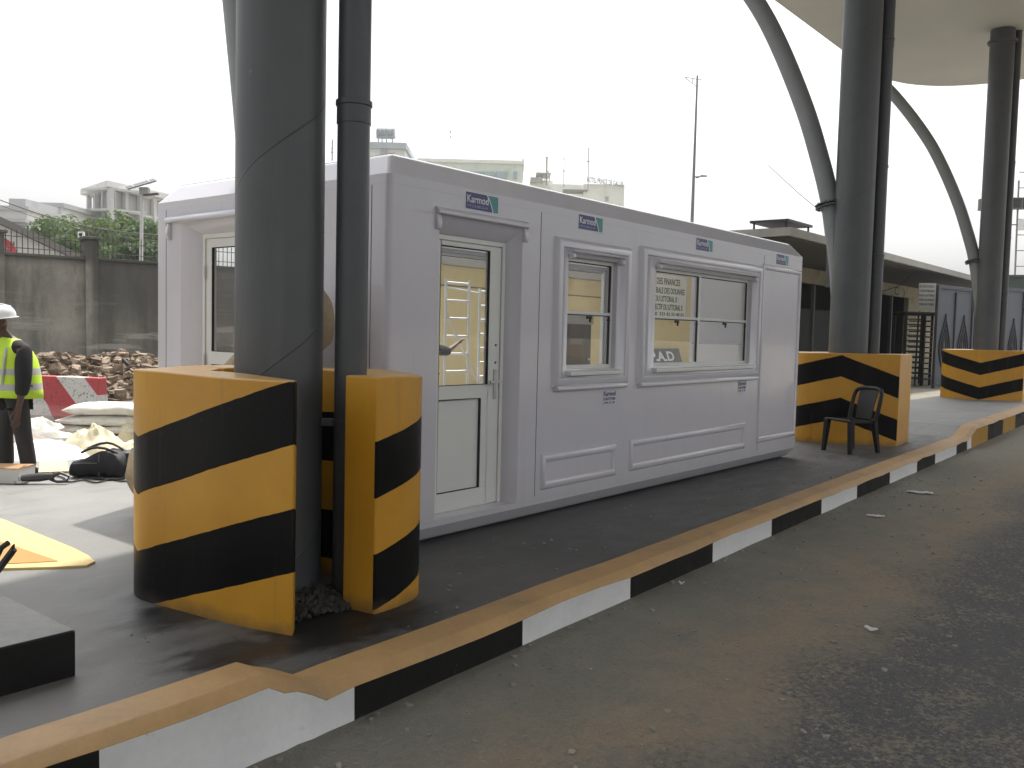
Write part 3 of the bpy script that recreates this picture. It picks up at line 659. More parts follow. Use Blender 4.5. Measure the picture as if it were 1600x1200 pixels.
def sticker(s, z, w=.345, h=.115):
    o = Vector((BX+s, BY-.003, z)); mb = MB(); mb.box(o.x, o.x+w, BY-.003, BY+.001, z, z+h)
    k = mb.build('sticker', m_stk, cab, loc=o, smooth=0)
    text('Karmod', 'lettering', m_txt, k, o+Vector((.012, 0, .047)), UX, UZ, .052, .225, .0012, .012)
    text('+90 212 000 25 40', 'lettering', m_txt2, k, o+Vector((.012, 0, .014)), UX, UZ, .018, .215, .0012, .01)
    mb = MB()
    for q in ((0, w, -.004, 0), (0, w, h, h+.004), (-.004, 0, -.004, h+.004), (w, w+.004, -.004, h+.004)): mb.box(o.x+q[0], o.x+q[1], BY-.002, BY+.001, z+q[2], z+q[3])
    mb.build('border', m_txt, k, smooth=0)
for s in (.715, 2.07, 4.07, 6.01): sticker(s, 2.305)
def sticker2(s, z):
    o = Vector((BX+s, BY-.003, z)); mb = MB(); mb.box(o.x, o.x+.2, BY-.003, BY+.001, z, z+.125)
    k = mb.build('small_sticker', m_stk2, cab, loc=o, smooth=0)
    text('Karmod', 'lettering', m_ink, k, o+Vector((.008, 0, .078)), UX, UZ, .04, .184, .0012, .02)
    text('KONTEYNER', 'lettering', m_ink, k, o+Vector((.008, 0, .04)), UX, UZ, .025, .184, .0012, .01)
    text('000 25 40', 'lettering', m_ink, k, o+Vector((.02, 0, .01)), UX, UZ, .018, .16, .0012, .0)
sticker2(2.5, .855); sticker2(5.13, .86)

# ------------------------------------------------------------------ left foreground
mb = MB(); mb.box(-3, 1.71, 3.68, 5.4, -.05, .195); 
pl = mb.build('concrete_plinth', [M('plinth_top_screed', (.24, .24, .23), .7, .25, 2, bump=.4, dirt=((.12, .12, .115), 3, .55, .75)), M('worn_black_paint', (.007, .007, .007), .5, .3, 6, bump=.4, bscale=14, spec=.3, dirt=((.05, .05, .048), 9, .66, .75))], smooth=0, bevel=.010, seg=3)
for f in pl.data.polygons:
    if abs(f.normal.z) < .5: f.material_index = 1
tag(pl, 'low concrete plinth with black painted sides at the left edge', 'plinth')
# painted kerb nose
def nosepoly(ins=0.):
    P = [(2.05-3*0, 7.4), (2.70-ins*.9, 7.4), (2.70-ins*.95, 6.9), (2.66-ins*1.2, 5.75), (2.635-ins*1.4, 5.50), (2.60-ins, 5.34+ins*.6), (2.52-ins*.4, 5.28+ins*1.0), (2.38, 5.37+ins*1.0), (2.19+.0, 5.53+ins*.8), (1.7, 5.9+ins*.9), (1.0, 6.4+ins)]
    return P
mb = MB(); mb.prism(nosepoly(), -.02, .016)
n = tag(mb.build('painted_island_tip', M('pale_yellow_paint', (.66, .48, .20), .6, .1, 5, bump=.2, dirt=((.45, .36, .2), 4, .5, .75)), smooth=0, bevel=.004), 'pale yellow painted island tip with an ochre triangle, beyond the plinth', 'island tip')
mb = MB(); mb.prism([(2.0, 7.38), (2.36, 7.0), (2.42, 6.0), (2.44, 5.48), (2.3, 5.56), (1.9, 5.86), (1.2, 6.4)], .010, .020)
mb.build('ochre_triangle', M('ochre_inner_tone', (.42, .225, .05), .6, .1, 5), n, smooth=0)  # darker ochre triangle laid inside the pale yellow tip
t = thing('metal_bracket', (1.55, 4.35, .195), 'dark steel bracket with two bent prongs standing on the plinth at left', 'bracket')
mb = MB(); A = at(-14, 905, 3.75); B = at(22, 858, 3.75); mb.tube([A, A.lerp(B, .5), B], .014, 8)
mb.obox((A+B)/2, B-A, AF, AU, (B-A).length/2, .006, .022); mb.build('prong', M('dark_steel', (.05, .05, .055), .45, .2, 10, metal=.6), t)
mb = MB(); A2 = at(-8, 875, 3.8); B2 = at(2, 856, 3.8); C2 = at(13, 848, 3.8); mb.tube([A, A2, B2, C2], [.014, .014, .012, .012], 8); mb.build('prong', MATS['dark_steel'], t)
q = A; mb = MB(); mb.tube([Vector((1.5, 4.35, .19)), Vector((1.5, 4.4, .3)), A], .016, 8); mb.box(1.42, 1.58, 4.28, 4.44, .19, .202); mb.build('foot', MATS['dark_steel'], t)

# ------------------------------------------------------------------ boundary wall, things in the yard
WD = Vector((.98, -.203, 0)).normalized(); WN = Vector((-WD.y, WD.x, 0)); W0 = Vector((8.61, 22.14, 0))
def m_wall():
    k = N('stained_render_wall'); c = k.coord('World'); x, y, z = k.sep(c)
    a = k.noise(c, .9, 6, .65); b = k.noise(c, 1.0, 6, .65, (1.6, 1.6, .35)); f = k.noise(c, 18, 4, .65); hz = k.noise(c, 1.4, 4, .6, (.35, .35, 3.2))
    cc = k.mix(k.ramp(a, .3, .7), (.16, .155, .138), (.33, .32, .285))
    cc = k.mix(k.math('MULTIPLY', k.ramp(b, .46, .62), .7), cc, (.10, .099, .09))
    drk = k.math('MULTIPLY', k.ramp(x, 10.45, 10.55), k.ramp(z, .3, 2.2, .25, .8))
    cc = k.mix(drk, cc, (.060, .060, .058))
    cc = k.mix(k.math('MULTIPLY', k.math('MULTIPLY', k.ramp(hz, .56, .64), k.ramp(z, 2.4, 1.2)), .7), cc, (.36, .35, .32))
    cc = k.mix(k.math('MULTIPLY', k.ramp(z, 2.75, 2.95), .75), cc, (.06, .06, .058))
    cc = k.mix(k.math('MULTIPLY', k.ramp(f, .6, .72), .4), cc, (.08, .08, .075))
    k.col(cc); k.rough(.92); k.bump(k.math('ADD', f, a), .5, .03); return k.m
mw = m_wall()
t = thing('boundary_wall', W0, 'stained grey concrete boundary wall with pillars and iron spikes on top', 'wall')
def wbox(s0, s1, d0, d1, z0, z1):
    mb = MB(); P = lambda s, d, z: W0+WD*s+WN*d+UZ*z
    return mb.hexa([P(s0, d0, z0), P(s1, d0, z0), P(s1, d1, z0), P(s0, d1, z0)], [P(s0, d0, z1), P(s1, d0, z1), P(s1, d1, z1), P(s0, d1, z1)])
pil = [-2.05, -.06, 1.94, 3.9, 5.9]
for a, b in zip(pil[:-1], pil[1:]):
    wbox(a+.14, b-.14, 0, .2, -.2, 2.93).build('wall_panel', mw, t, smooth=0)
    wbox(a+.14, b-.14, -.05, .25, 2.932, 3.0).build('coping', mw, t, smooth=0, bevel=.01)
    mb = MB(); n = 15
    for i in range(n):
        s = a+.14+(b-a-.28)*(i+.5)/n; p = W0+WD*s+WN*.1+UZ*3.0
        mb.cyl(p, p+UZ*.46, .011, 6); mb.cyl(p+UZ*.46, p+UZ*.56, .016, 6, 0, .002)
    for zz in (3.12, 3.38): mb.tube([W0+WD*(a+.14)+WN*.1+UZ*zz, W0+WD*(b-.14)+WN*.1+UZ*zz], .010, 6)
    mb.build('spike_railing', M('rusty_iron', (.055, .05, .045), .7, .3, 20), t)
for s in pil:
    o = wbox(s-.14, s+.14, -.1, .3, -.2, 3.42).build('pillar', mw, t, smooth=0, bevel=.01)
    wbox(s-.2, s+.2, -.16, .36, 3.422, 3.49).build('pillar_cap', mw, o, smooth=0, bevel=.01)
# rest of the wall running away on both sides, plain panels
for a, b in ((-18, -2.2), (6.05, 9.2)):
    wbox(a, b, 0, .2, -.2, 2.93).build('wall_panel', mw, t, smooth=0)

# rubble heap
def m_rub():
    k = N('brown_debris'); c = k.coord('World'); a = k.noise(c, 3, 5); b = k.noise(c, 13, 4)
    i = k.t.nodes.new('ShaderNodeNewGeometry').outputs['Random Per Island']
    cc = k.mix(i, (.10, .07, .05), (.36, .29, .22)); k.col(k.mix(k.ramp(b, .4, .65), cc, (.16, .115, .08))); k.rough(.95); k.bump(b, .6, .03); return k.m
rr = random.Random(5); mb = MB()
HC, HU = Vector((8.3, 18.1, 0)), Vector((.93, -.36, 0)).normalized(); HN = Vector((-HU.y, HU.x, 0))
def hh(u, v): return max(0, (.62+.25*noise.noise(Vector((u*.9, v*.9, 2.1)))+.12*math.sin(u*1.3+.6))*(1-(u/4.4)**4)*(1-(v/1.9)**2))
g = 40; vs = []; fs = []
for i in range(g+1):
    for j in range(17):
        u, v = -4.4+8.8*i/g, -1.9+3.8*j/16; p = HC+HU*u+HN*v; vs.append((p.x, p.y, hh(u, v)-.02+.05*noise.noise(Vector((u*4, v*4, 0)))))
for i in range(g):
    for j in range(16): fs.append((i*17+j, (i+1)*17+j, (i+1)*17+j+1, i*17+j+1))
mb.add(vs, fs)
for i in range(3200):
    u, v = rr.uniform(-4.2, 4.2), rr.uniform(-1.9, 1.2); p = HC+HU*u+HN*v
    chunk(mb, (p.x, p.y, hh(u, v)+rr.uniform(-.03, .05)), rr.choice([.025, .035, .05, .06, .08, .12 if u > -1 else .06]), rr, 0, rr.choice([.3, .5, .9]))
tag(mb.build('rubble_heap', m_rub(), smooth=0), 'long heap of broken brown stones and earth at the wall foot', 'rubble', kind='stuff')
mb = MB(); p = at(186, 573, 18.2); bm = bmesh.new(); bmesh.ops.create_icosphere(bm, subdivisions=3, radius=.2)
for v in bm.verts: v.co *= 1+.35*noise.noise(v.co*6); v.co.z *= 1.0
mb.add([v.co+p for v in bm.verts], [tuple(v.index for v in f.verts) for f in bm.faces]); bm.free()
tag(mb.build('boulder', M('earthy_stone', (.27, .19, .14), .95, .3, 6, bump=.5), loc=p), 'large brown boulder on top of the rubble heap', 'boulder')
mb = MB(); a, b = at(192, 562, 18), at(211, 580, 18); mb.obox((a+b)/2, b-a, AF, AU, (b-a).length/2, .06, .045)
tag(mb.build('timber_post', M('dark_timber', (.03, .03, .03), .7), smooth=0, bevel=.008), 'short dark post end sticking out of the rubble behind the striped guard', 'post')

# red and white barrier
def m_barrier():
    k = N('red_white_barrier_paint'); c = k.coord('Object'); x, y, z = k.sep(c)
    v = k.math('FRACT', k.math('DIVIDE', k.math('SUBTRACT', k.math('SUBTRACT', x, k.math('MULTIPLY', z, .95)), .05), .95))
    n = k.noise(c, 6, 6, .7); n2 = k.noise(c, 30, 4, .7)
    cc = k.mix(k.math('LESS_THAN', v, .52), (.55, .53, .50), (.42, .055, .06))
    w = k.math('MULTIPLY', k.ramp(n2, .52, .60), k.ramp(n, .42, .62))
    cc = k.mix(w, cc, (.05, .05, .05)); cc = k.mix(k.math('MULTIPLY', k.ramp(z, .3, .0), .6), cc, (.36, .28, .25)); k.col(cc); k.rough(.7); return k.m
bo = at(148, 668, 12.6); bo.z = 0; bu = Vector((-.85, .35, 0)); bl_ = (at(60, 672, 12.8)-at(148, 668, 12.6)); bl_.z = 0; bu = bl_.normalized(); bn = Vector((-bu.y, bu.x, 0))
if bn.dot(AF) < 0: bn = -bn
mb = MB(); Pb = lambda s, d, z: (s, d, z); prof = [(-.04, 0), (-.04, .12), (.04, .26), (.08, .67), (.26, .67), (.30, .26), (.38, .12), (.38, 0)]; Lb = 1.7
vs = [(s, d, z) for s in (0, Lb) for d, z in prof]; mb.add(vs, [(i, (i+1) % 8, 8+(i+1) % 8, 8+i) for i in range(8)]+[tuple(range(7, -1, -1)), tuple(range(8, 16))])
ba = mb.build('traffic_barrier', m_barrier(), smooth=0, bevel=.015); ba.matrix_world = Matrix(((bu.x, bn.x, 0, bo.x), (bu.y, bn.y, 0, bo.y), (0, 0, 1, 0), (0, 0, 0, 1)))
tag(ba, 'scuffed red and white striped road barrier in front of the rubble', 'barrier')

# sacks and sheets
m_sack = M('white_woven_sack', (.62, .60, .55), .8, .12, 5, bump=.3, bscale=12, dirt=((.42, .37, .30), 4, .52, .72))
m_cream = M('cream_cloth', (.66, .59, .43), .85, .12, 4, bump=.3, bscale=10, dirt=((.5, .42, .28), 3, .5, .75))
def sack(c, l, w, h, ang, seed):
    mb = MB(); rings = []; n = 16; rr = random.Random(seed); ca, sa = math.cos(ang), math.sin(ang)
    for i in range(15):
        t_ = -1+2*i/14; e = (1-abs(t_)**5)**.5 if abs(t_) < 1 else 0.; e = max(e, .18); ring_ = []
        for j in range(n):
            a = 2*math.pi*j/n; y = math.copysign(abs(math.cos(a))**.7, math.cos(a))*w/2*(.85+.15*e); z = math.copysign(abs(math.sin(a))**.8, math.sin(a))*h/2*e
            x = t_*l/2; q = noise.noise(Vector((x*3+seed, y*3, z*3)))*.035
            z += q*(1 if z > 0 else .3); y += q
            ring_.append((c[0]+x*ca-y*sa, c[1]+x*sa+y*ca, c[2]+h/2+z))
        rings.append(ring_)
    mb.loft(rings); return mb
sb = at(172, 693, 10.9); sb.z = 0; sang = math.atan2(AR.y, AR.x)
labels = ['bottom sack of the flat white stack beside the striped guard', 'second sack from the bottom of the flat white stack', 'second sack from the top of the flat white stack', 'topmost sack of the flat white stack with faint blue print']
z = 0
for i in range(4):
    h = [.13, .11, .13, .15][i]; off = [.06, .0, -.02, .03][i]
    mb = sack((sb.x+AR.x*off+AF.x*.1*i*.3, sb.y+AR.y*off, z), [1.0, 1.05, 1.12, 1.1][i], .62, h, sang+[.05, -.03, .02, -.02][i], i*7+1)
    o = mb.build('filled_sack', m_sack, loc=(sb.x, sb.y, z), smooth=60); tag(o, labels[i], 'sack', 'white sacks stacked in the yard'); z += h-.012
m_print = M('faded_blue_print', (.42, .44, .52), .8)
def heap(name, c, rx, ry, h, seed, mat, label, cat, ang=0., peak=1.5, fold=.5, group=None):
    """crumpled cloth heap: closed mound with ridged folds"""
    mb = MB(); nr, na = 16, 40; vs = [(c[0], c[1], c[2]+h)]; ca, sa = math.cos(ang), math.sin(ang)
    for i in range(1, nr+1):
        t_ = i/nr
        for j in range(na):
            a = 2*math.pi*j/na; wob_ = 1+.22*noise.noise(Vector((math.cos(a)*1.5, math.sin(a)*1.5, seed)))
            x = rx*t_*math.cos(a)*wob_; y = ry*t_*math.sin(a)*wob_
            r_ = 1-abs(noise.noise(Vector((x*3.2/max(rx, .3)+seed, y*3.2/max(ry, .3), seed))))*2
            r2 = 1-abs(noise.noise(Vector((x*7/max(rx, .3)+seed, y*7/max(ry, .3), seed+4))))*2
            zz = h*((1-t_**peak)*(1-fold)+fold*(1-t_**3)*max(r_*.42+r2*.2+.36, .04)); zz = max(zz, .012) if i < nr else 0.
            vs.append((c[0]+x*ca-y*sa, c[1]+x*sa+y*ca, c[2]+zz))
    vs[0] = (c[0], c[1], c[2]+max(v[2] for v in vs[1:1+na])-c[2]); fs = [(0, 1+j, 1+(j+1) % na) for j in range(na)]
    for i in range(nr-1):
        for j in range(na): fs.append((1+i*na+j, 1+(i+1)*na+j, 1+(i+1)*na+(j+1) % na, 1+i*na+(j+1) % na))
    fs.append(tuple(1+(nr-1)*na+j for j in range(na-1, -1, -1)))
    mb.add(vs, fs); return tag(mb.build(name, mat, loc=c, smooth=50), label, cat, group)
def gr(px, py, z=0.): 
    d = AF+AR*((px-800)/F)-AU*((py-600)/F); t_ = (z-CAMZ)/d.z; p = d*t_+Vector((0, 0, CAMZ)); return p
c = gr(140, 716); heap('cloth_heap', (c.x+.15, c.y+.25, .004), .42, .3, .36, 3.3, m_cream, 'crumpled cream cloth heap behind the black bag', 'cloth', sang, 1.2, .45)
c = gr(195, 722); heap('cloth_heap', (c.x+.2, c.y+.1, .004), .42, .26, .22, 8.1, m_cream, 'low cream cloth heap between the black bag and the striped guard', 'cloth', sang, 1.6, .4)
c = gr(68, 714); heap('plastic_sheet', (c.x, c.y, .004), .62, .35, .2, 5.7, M('white_plastic_sheet', (.78, .78, .76), .45, .05, 3), 'white plastic sheet bunched up beside the worker', 'sheet', sang, 1.6, .35)
c = gr(66, 690); heap('empty_sack', (c.x+.2, c.y+.5, .004), .42, .25, .26, 1.2, m_sack, 'rumpled white empty sack below the road barrier', 'sack', sang, 1.4, .5)
c = gr(10, 700); heap('plastic_sheet', (c.x-.3, c.y+.3, .004), .6, .35, .2, 9.7, MATS['white_plastic_sheet'], 'white plastic sheet behind the worker at the left edge', 'sheet', sang, 1.6, .35)
c = gr(200, 694); heap('empty_sack', (c.x-.02, c.y-.1, .004), .16, .16, .36, 2.2, m_cream, 'upright crumpled cream sack against the white stack', 'sack', sang, 2.2, .3)
c = gr(150, 700); heap('earth_spoil', (c.x-.55, c.y+.55, .004), .4, .3, .16, 2.9, M('grey_spoil', (.3, .26, .22), .95, .3, 6), 'small low pile of grey brown spoil under the road barrier', 'spoil', sang, 1.6, .3)
mb = MB(); a, b_, c_, d_ = gr(60, 741), gr(108, 739), gr(104, 722), gr(62, 724)
mb.hexa([v+UZ*.006 for v in (a, b_, c_, d_)], [v+UZ*.02 for v in (a, b_, c_, d_)])
tag(mb.build('plywood_sheet', M('yellow_plywood', (.58, .46, .26), .8, .1, 4)), 'thin yellow plywood sheet lying flat behind the power tool', 'plywood')

# black duffel bag
bp = gr(148, 749); t = thing('duffel_bag', (bp.x, bp.y, .004), 'black fabric tool bag lying on the pale slab', 'bag')
m_bag = M('black_bag_fabric', (.016, .015, .018), .7, .4, 9, bump=.4, bscale=25)
rings = []; fx, fd = AR.copy(), AF.copy(); fx.z = fd.z = 0; fx.normalize(); fd.normalize()
for i in range(17):
    t_ = -1+i/8; hgt = .235+.05*math.sin(t_*3+.6)-.05*abs(t_)**3; e = 1 if abs(t_) < .9 else .72; ring_ = []
    for j in range(18):
        a = 2*math.pi*j/18; ca, sa = math.cos(a), math.sin(a)
        y = math.copysign(abs(ca)**.55, ca)*.15*e; zz = (math.copysign(abs(sa)**.6, sa)*.5+.5)*hgt*e
        if sa > .75: zz -= .05*(1-(t_*1.1)**2) if abs(t_) < .9 else 0
        q = .022*noise.noise(Vector((t_*4, y*14, zz*12))); p = bp+fx*(t_*.255+q)+fd*(y+q+.16)+UZ*(zz+q*.6+.01); ring_.append(p)
    rings.append(ring_)
mb = MB(); mb.loft(rings); mb.build('bag_body', m_bag, t, smooth=50)
mb = MB(); 
for s_, hgt in ((-1, .03), (1, .05)):
    mb.tube([bp+fx*(x_)+fd*(.16+.1*s_*(1-abs(x_)*2.4))+UZ*(.2+hgt+.06*math.cos(x_*9)) for x_ in (-.17, -.12, -.06, 0, .06, .12, .17)], .012, 6)
mb.build('handle', m_bag, t)
mb = MB(); mb.tube([bp+fx*.03+fd*.02+UZ*z_ for z_ in (.23, .15, .02)], .006, 6); mb.tube([bp+fx*-.2+fd*.0+UZ*.14, bp+fx*-.1+fd*-.002+UZ*.15, bp+fx*.02+fd*-.004+UZ*.15], .004, 6); mb.build('piping', M('grey_piping', (.09, .09, .1), .6), t)
mb = MB(); mb.tube([bp+fx*.27+fd*.1+UZ*.2, bp+fx*.31+fd*.02+UZ*.12, bp+fx*.29+fd*-.04+UZ*.02, bp+fx*.15+fd*-.06+UZ*.012, bp+fx*.0+fd*-.03+UZ*.012], .011, 6); mb.build('strap', m_bag, t)
# black hard case partly behind the guard
cp = gr(206, 746); t = thing('tool_case', (cp.x, cp.y, .004), 'dark tool case half hidden behind the striped guard', 'case')
mb = MB(); mb.obox(cp+fd*.15+UZ*.104, fx, fd, UZ, .15, .12, .1); mb.build('case_body', M('dark_case_plastic', (.02, .026, .026), .5, .2), t, bevel=.02)
mb = MB(); mb.obox(cp+fd*.15+UZ*.215, fx, fd, UZ, .152, .122, .012); mb.build('case_lid', M('dark_case_lid', (.04, .045, .045), .5, .2), t, bevel=.006)
mb = MB(); mb.tube([cp+fd*.15+fx*x_+UZ*z_ for x_, z_ in ((-.07, .22), (-.06, .25), (.06, .25), (.07, .22))], .01, 8); mb.build('handle', m_bag, t)
# cables
m_cab = M('black_cable', (.015, .015, .016), .5)
mb = MB(); pts = [gr(x, y)+UZ*.012 for x, y in ((62, 752), (80, 745), (98, 748), (108, 755), (130, 752), (150, 756), (172, 751), (192, 754), (208, 752))]
mb.tube([Vector(p) for p in spline([tuple(p) for p in pts], 5)], .008, 6); tag(mb.build('power_cable', m_cab, smooth=60), 'black cable trailing on the slab in front of the black bag', 'cable')
mb = MB(); pts = [gr(x, y)+UZ*.012 for x, y in ((58, 735), (70, 728), (76, 733), (62, 738), (74, 742), (84, 739), (70, 746))]
mb.tube([Vector(p) for p in spline([tuple(p) for p in pts], 5)], .006, 6); tag(mb.build('power_cable', m_cab, smooth=60), 'loops of thin black cable beside the worker on the plywood sheet', 'cable')
# angle grinder
gp = gr(62, 757); t = thing('power_tool', (gp.x, gp.y, .004), 'dark corded power tool lying on the slab beside the white carton', 'power tool')
mb = MB(); A = gp+fx*-.16+UZ*.05; B = gp+fx*.1+fd*.05+UZ*.07; mb.tube([A, A.lerp(B, .3), A.lerp(B, .55), A.lerp(B, .8), B], [.03, .036, .04, .034, .03], 12); mb.build('motor_body', M('dark_tool_plastic', (.045, .042, .048), .5, .3, 20), t)
mb = MB(); mb.tube([B, B+fx*.06+UZ*.03, B+fx*.14-UZ*.0, B+fx*.12-UZ*.045, B+fx*.03-UZ*.05, B-fx*.03-UZ*.03], .014, 8); mb.build('grip', MATS['dark_tool_plastic'], t)
mb = MB(); mb.cyl(A-UZ*.02, A-UZ*.036, .06, 20); mb.cyl(A-UZ*.02, A+UZ*.02, .025, 12); mb.build('disc', m_steel, t)
# carton
kp = gr(29, 757); t = thing('carton', (kp.x, kp.y, .004), 'white carton with brown open top at the left edge by the worker', 'carton')
kc = kp-fx*.17+fd*.14
mb = MB(); mb.obox(kc+UZ*.07, fx, fd, UZ, .17, .14, .065); mb.build('carton_body', M('white_cardboard', (.62, .60, .57), .8, .08), t, bevel=.003)
mb = MB(); mb.obox(kc+UZ*.139, fx, fd, UZ, .172, .142, .003); mb.obox(kc+fd*-.06+UZ*.147, fx, fd+UZ*.1, UZ, .16, .08, .002); mb.build('carton_flap', M('brown_cardboard', (.40, .23, .11), .85, .15, 6), t)

# rolled canvas leaning on the cabin corner behind the near column
rr = random.Random(2); A = Vector((3.47, 6.42, .27)); B = Vector((3.62, 4.50, 1.63)); ax = (B-A).normalized(); e1 = UX-ax*ax.x; e1.normalize(); e2 = ax.cross(e1); rings = []
for i in range(26):
    t_ = i/25; c = A.lerp(B, t_)+Vector((-.12*math.sin(t_*3.14)*0, 0, -.05*math.sin(t_*3.1))); r_ = .22+.02*t_+.015*math.sin(t_*9); r_ *= (.6 if i == 25 else (.8 if i == 0 else 1)); ring_ = []
    for j in range(24):
        a = 2*math.pi*j/24; q = 1+.16*noise.noise(Vector((math.cos(a)*1.6, math.sin(a)*1.6, t_*5)))+.10*noise.noise(Vector((math.cos(a)*4, math.sin(a)*4, t_*9)))
        ring_.append(c+(e1*math.cos(a)*.6+e2*math.sin(a))*r_*q)
    rings.append(ring_)
mb = MB(); mb.loft(rings); t = thing('canvas_roll', (3.47, 6.42, 0), 'thick beige canvas roll leaning against the cabin end behind the nearest column', 'canvas roll')
mb.build('canvas', M('beige_canvas', (.36, .29, .19), .9, .2, 4, bump=.5, bscale=12, dirt=((.16, .11, .07), 3, .45, .7)), t, smooth=60)
mb = MB()
for tt in (.3, .72):
    c = A.lerp(B, tt)+Vector((0, 0, -.05*math.sin(tt*3.1))); mb.tube([c+(e1*math.cos(a)*.64+e2*math.sin(a))*(.255+.02*tt) for a in [2*math.pi*j/20 for j in range(20)]], .012, 6, closed=True)
mb.build('tie_rope', M('white_rope', (.6, .58, .52), .9), t)

# ------------------------------------------------------------------ worker
def setframe(p, fwd):
    global PO, PF, PL
    PO = Vector(p); PF = Vector(fwd).normalized(); PL = Vector((-PF.y, PF.x, 0))
setframe((3.60, 8.87, .004), (-8.87, 3.60, 0))
def W(f, l, z): return PO+PF*f+PL*l+UZ*z
def skin(name, nodes, edges, mat, parent=None, root=None, sub=2, loc=None):
    keys = list(nodes); o0 = Vector(loc) if loc is not None else (wloc(parent) if parent else PO)
    me = bpy.data.meshes.new(name); me.from_pydata([W(*nodes[k][0])-o0 for k in keys], [(keys.index(a), keys.index(b)) for a, b in edges], [])
    me.materials.append(mat); o = bpy.data.objects.new(name, me); C.objects.link(o)
    if parent: o.parent = parent; o.location = o0-wloc(parent)
    else: o.location = o0
    s = o.modifiers.new('skin', 'SKIN'); s.use_smooth_shade = True; s.branch_smoothing = .3
    sv = me.skin_vertices[0].data
    for i, k in enumerate(keys):
        r = nodes[k][1]; sv[i].radius = r if isinstance(r, tuple) else (r, r); sv[i].use_root = (k == (root or keys[0]))
    if sub: q = o.modifiers.new('sub', 'SUBSURF'); q.levels = sub; q.render_levels = sub
    return o
m_skin = M('dark_skin', (.085, .045, .030), .5, .12, 9)
def worker(label, arms, sleeve=.55):
    nb = {'pel': ((.02, 0, .80), .12), 'sp': ((.0, 0, .95), .115), 'ch': ((.01, 0, 1.10), (.13, .12)), 'ct': ((.04, 0, 1.20), (.10, .09)), 'nk': ((.085, 0, 1.29), .05), 'h1': ((.135, 0, 1.345), .06), 'h2': ((.15, 0, 1.42), .082), 'h3': ((.14, 0, 1.49), .068),
          'chin': ((.215, 0, 1.345), .030), 'nose': ((.248, 0, 1.405), .014), 'ear1': ((.13, .088, 1.41), .014), 'ear2': ((.13, -.088, 1.41), .014)}
    eb = [('pel', 'sp'), ('sp', 'ch'), ('ch', 'ct'), ('ct', 'nk'), ('nk', 'h1'), ('h1', 'h2'), ('h2', 'h3'), ('h1', 'chin'), ('h2', 'nose'), ('h2', 'ear1'), ('h2', 'ear2')]
    legs = {1: [(.02, .085, .76), (-.035, .095, .40), (-.085, .10, .085), (.02, .105, .04)], -1: [(.04, -.085, .76), (.12, -.09, .41), (.105, -.10, .085), (.22, -.105, .04)]}
    for s in (1, -1):
        a = arms[s]; q = str(s)
        nb['sh'+q] = (a[0], .055); nb['el'+q] = (a[1], .042); nb['wr'+q] = (a[2], .027); nb['pa'+q] = (a[3], (.016, .030))
        eb += [('ct', 'sh'+q), ('sh'+q, 'el'+q), ('el'+q, 'wr'+q), ('wr'+q, 'pa'+q)]
        d = (Vector(a[3])-Vector(a[2])).normalized()
        for i in range(4):
            off = (i-1.5)*.019; ln = [.07, .085, .08, .06][i]; b0 = Vector(a[3])+Vector((off if s == 1 else 0, 0 if s == 1 else off, 0))+d*.03; k1, k2 = 'f%d%s' % (i, q), 'g%d%s' % (i, q)
            nb[k1] = (tuple(b0+d*ln*.45), .0095); nb[k2] = (tuple(b0+d*ln*.9+Vector((.012, -.012*s, 0))), .008); eb += [('pa'+q, k1), (k1, k2)]
        th = Vector(a[2]).lerp(Vector(a[3]), .5)+Vector((.045, -.01*s, -.01)); nb['t1'+q] = (tuple(th), .011); nb['t2'+q] = (tuple(th+d*.045+Vector((.008, 0, 0))), .009); eb += [('wr'+q, 't1'+q), ('t1'+q, 't2'+q)]
        l = legs[s]
        nb['hp'+q] = (l[0], .085); nb['kn'+q] = (l[1], .055); nb['an'+q] = (l[2], .036); nb['to'+q] = (l[3], .034)
        eb += [('pel', 'hp'+q), ('hp'+q, 'kn'+q), ('kn'+q, 'an'+q), ('an'+q, 'to'+q)]
    person = skin('person', nb, eb, m_skin, root='pel'); tag(person, label, 'person')
    m_dk = M('black_shirt_cloth', (.014, .013, .015), .85, .3, 8, bump=.3, bscale=30); m_tr = M('dark_grey_trousers', (.035, .033, .032), .85, .25, 7, bump=.3, bscale=25)
    n2 = {'a': ((.01, 0, .66), (.150, .15)), 'b': ((.0, 0, .82), (.140, .14)), 'c': ((.0, 0, 1.0), (.14, .135)), 'd': ((.03, 0, 1.19), (.125, .11)), 'e': ((.07, 0, 1.27), .065)}
    e2_ = [('a', 'b'), ('b', 'c'), ('c', 'd'), ('d', 'e')]
    for s in (1, -1):
        a = arms[s]; q = str(s); wr = Vector(a[1]).lerp(Vector(a[2]), sleeve)
        n2['s'+q] = (a[0], .088); n2['u'+q] = (tuple(Vector(a[0]).lerp(Vector(a[1]), .5)), .082); n2['l'+q] = (a[1], .074); n2['w'+q] = (tuple(wr), .056); e2_ += [('d', 's'+q), ('s'+q, 'u'+q), ('u'+q, 'l'+q), ('l'+q, 'w'+q)]
    skin('shirt', n2, e2_, m_dk, person, 'a')
    n3 = {'p': ((.015, 0, .80), (.14, .13))}; e3 = []
    for s in (1, -1):
        l = legs[s]; q = str(s); n3['h'+q] = (l[0], .105); n3['m'+q] = (tuple(Vector(l[0]).lerp(Vector(l[1]), .5)), .098); n3['k'+q] = (l[1], .08); n3['c'+q] = (tuple(Vector(l[1]).lerp(Vector(l[2]), .5)), .078); n3['b'+q] = (tuple(Vector(l[2])+Vector((0, 0, -.02))), .072)
        e3 += [('p', 'h'+q), ('h'+q, 'm'+q), ('m'+q, 'k'+q), ('k'+q, 'c'+q), ('c'+q, 'b'+q)]
    skin('trousers', n3, e3, m_tr, person, 'p')
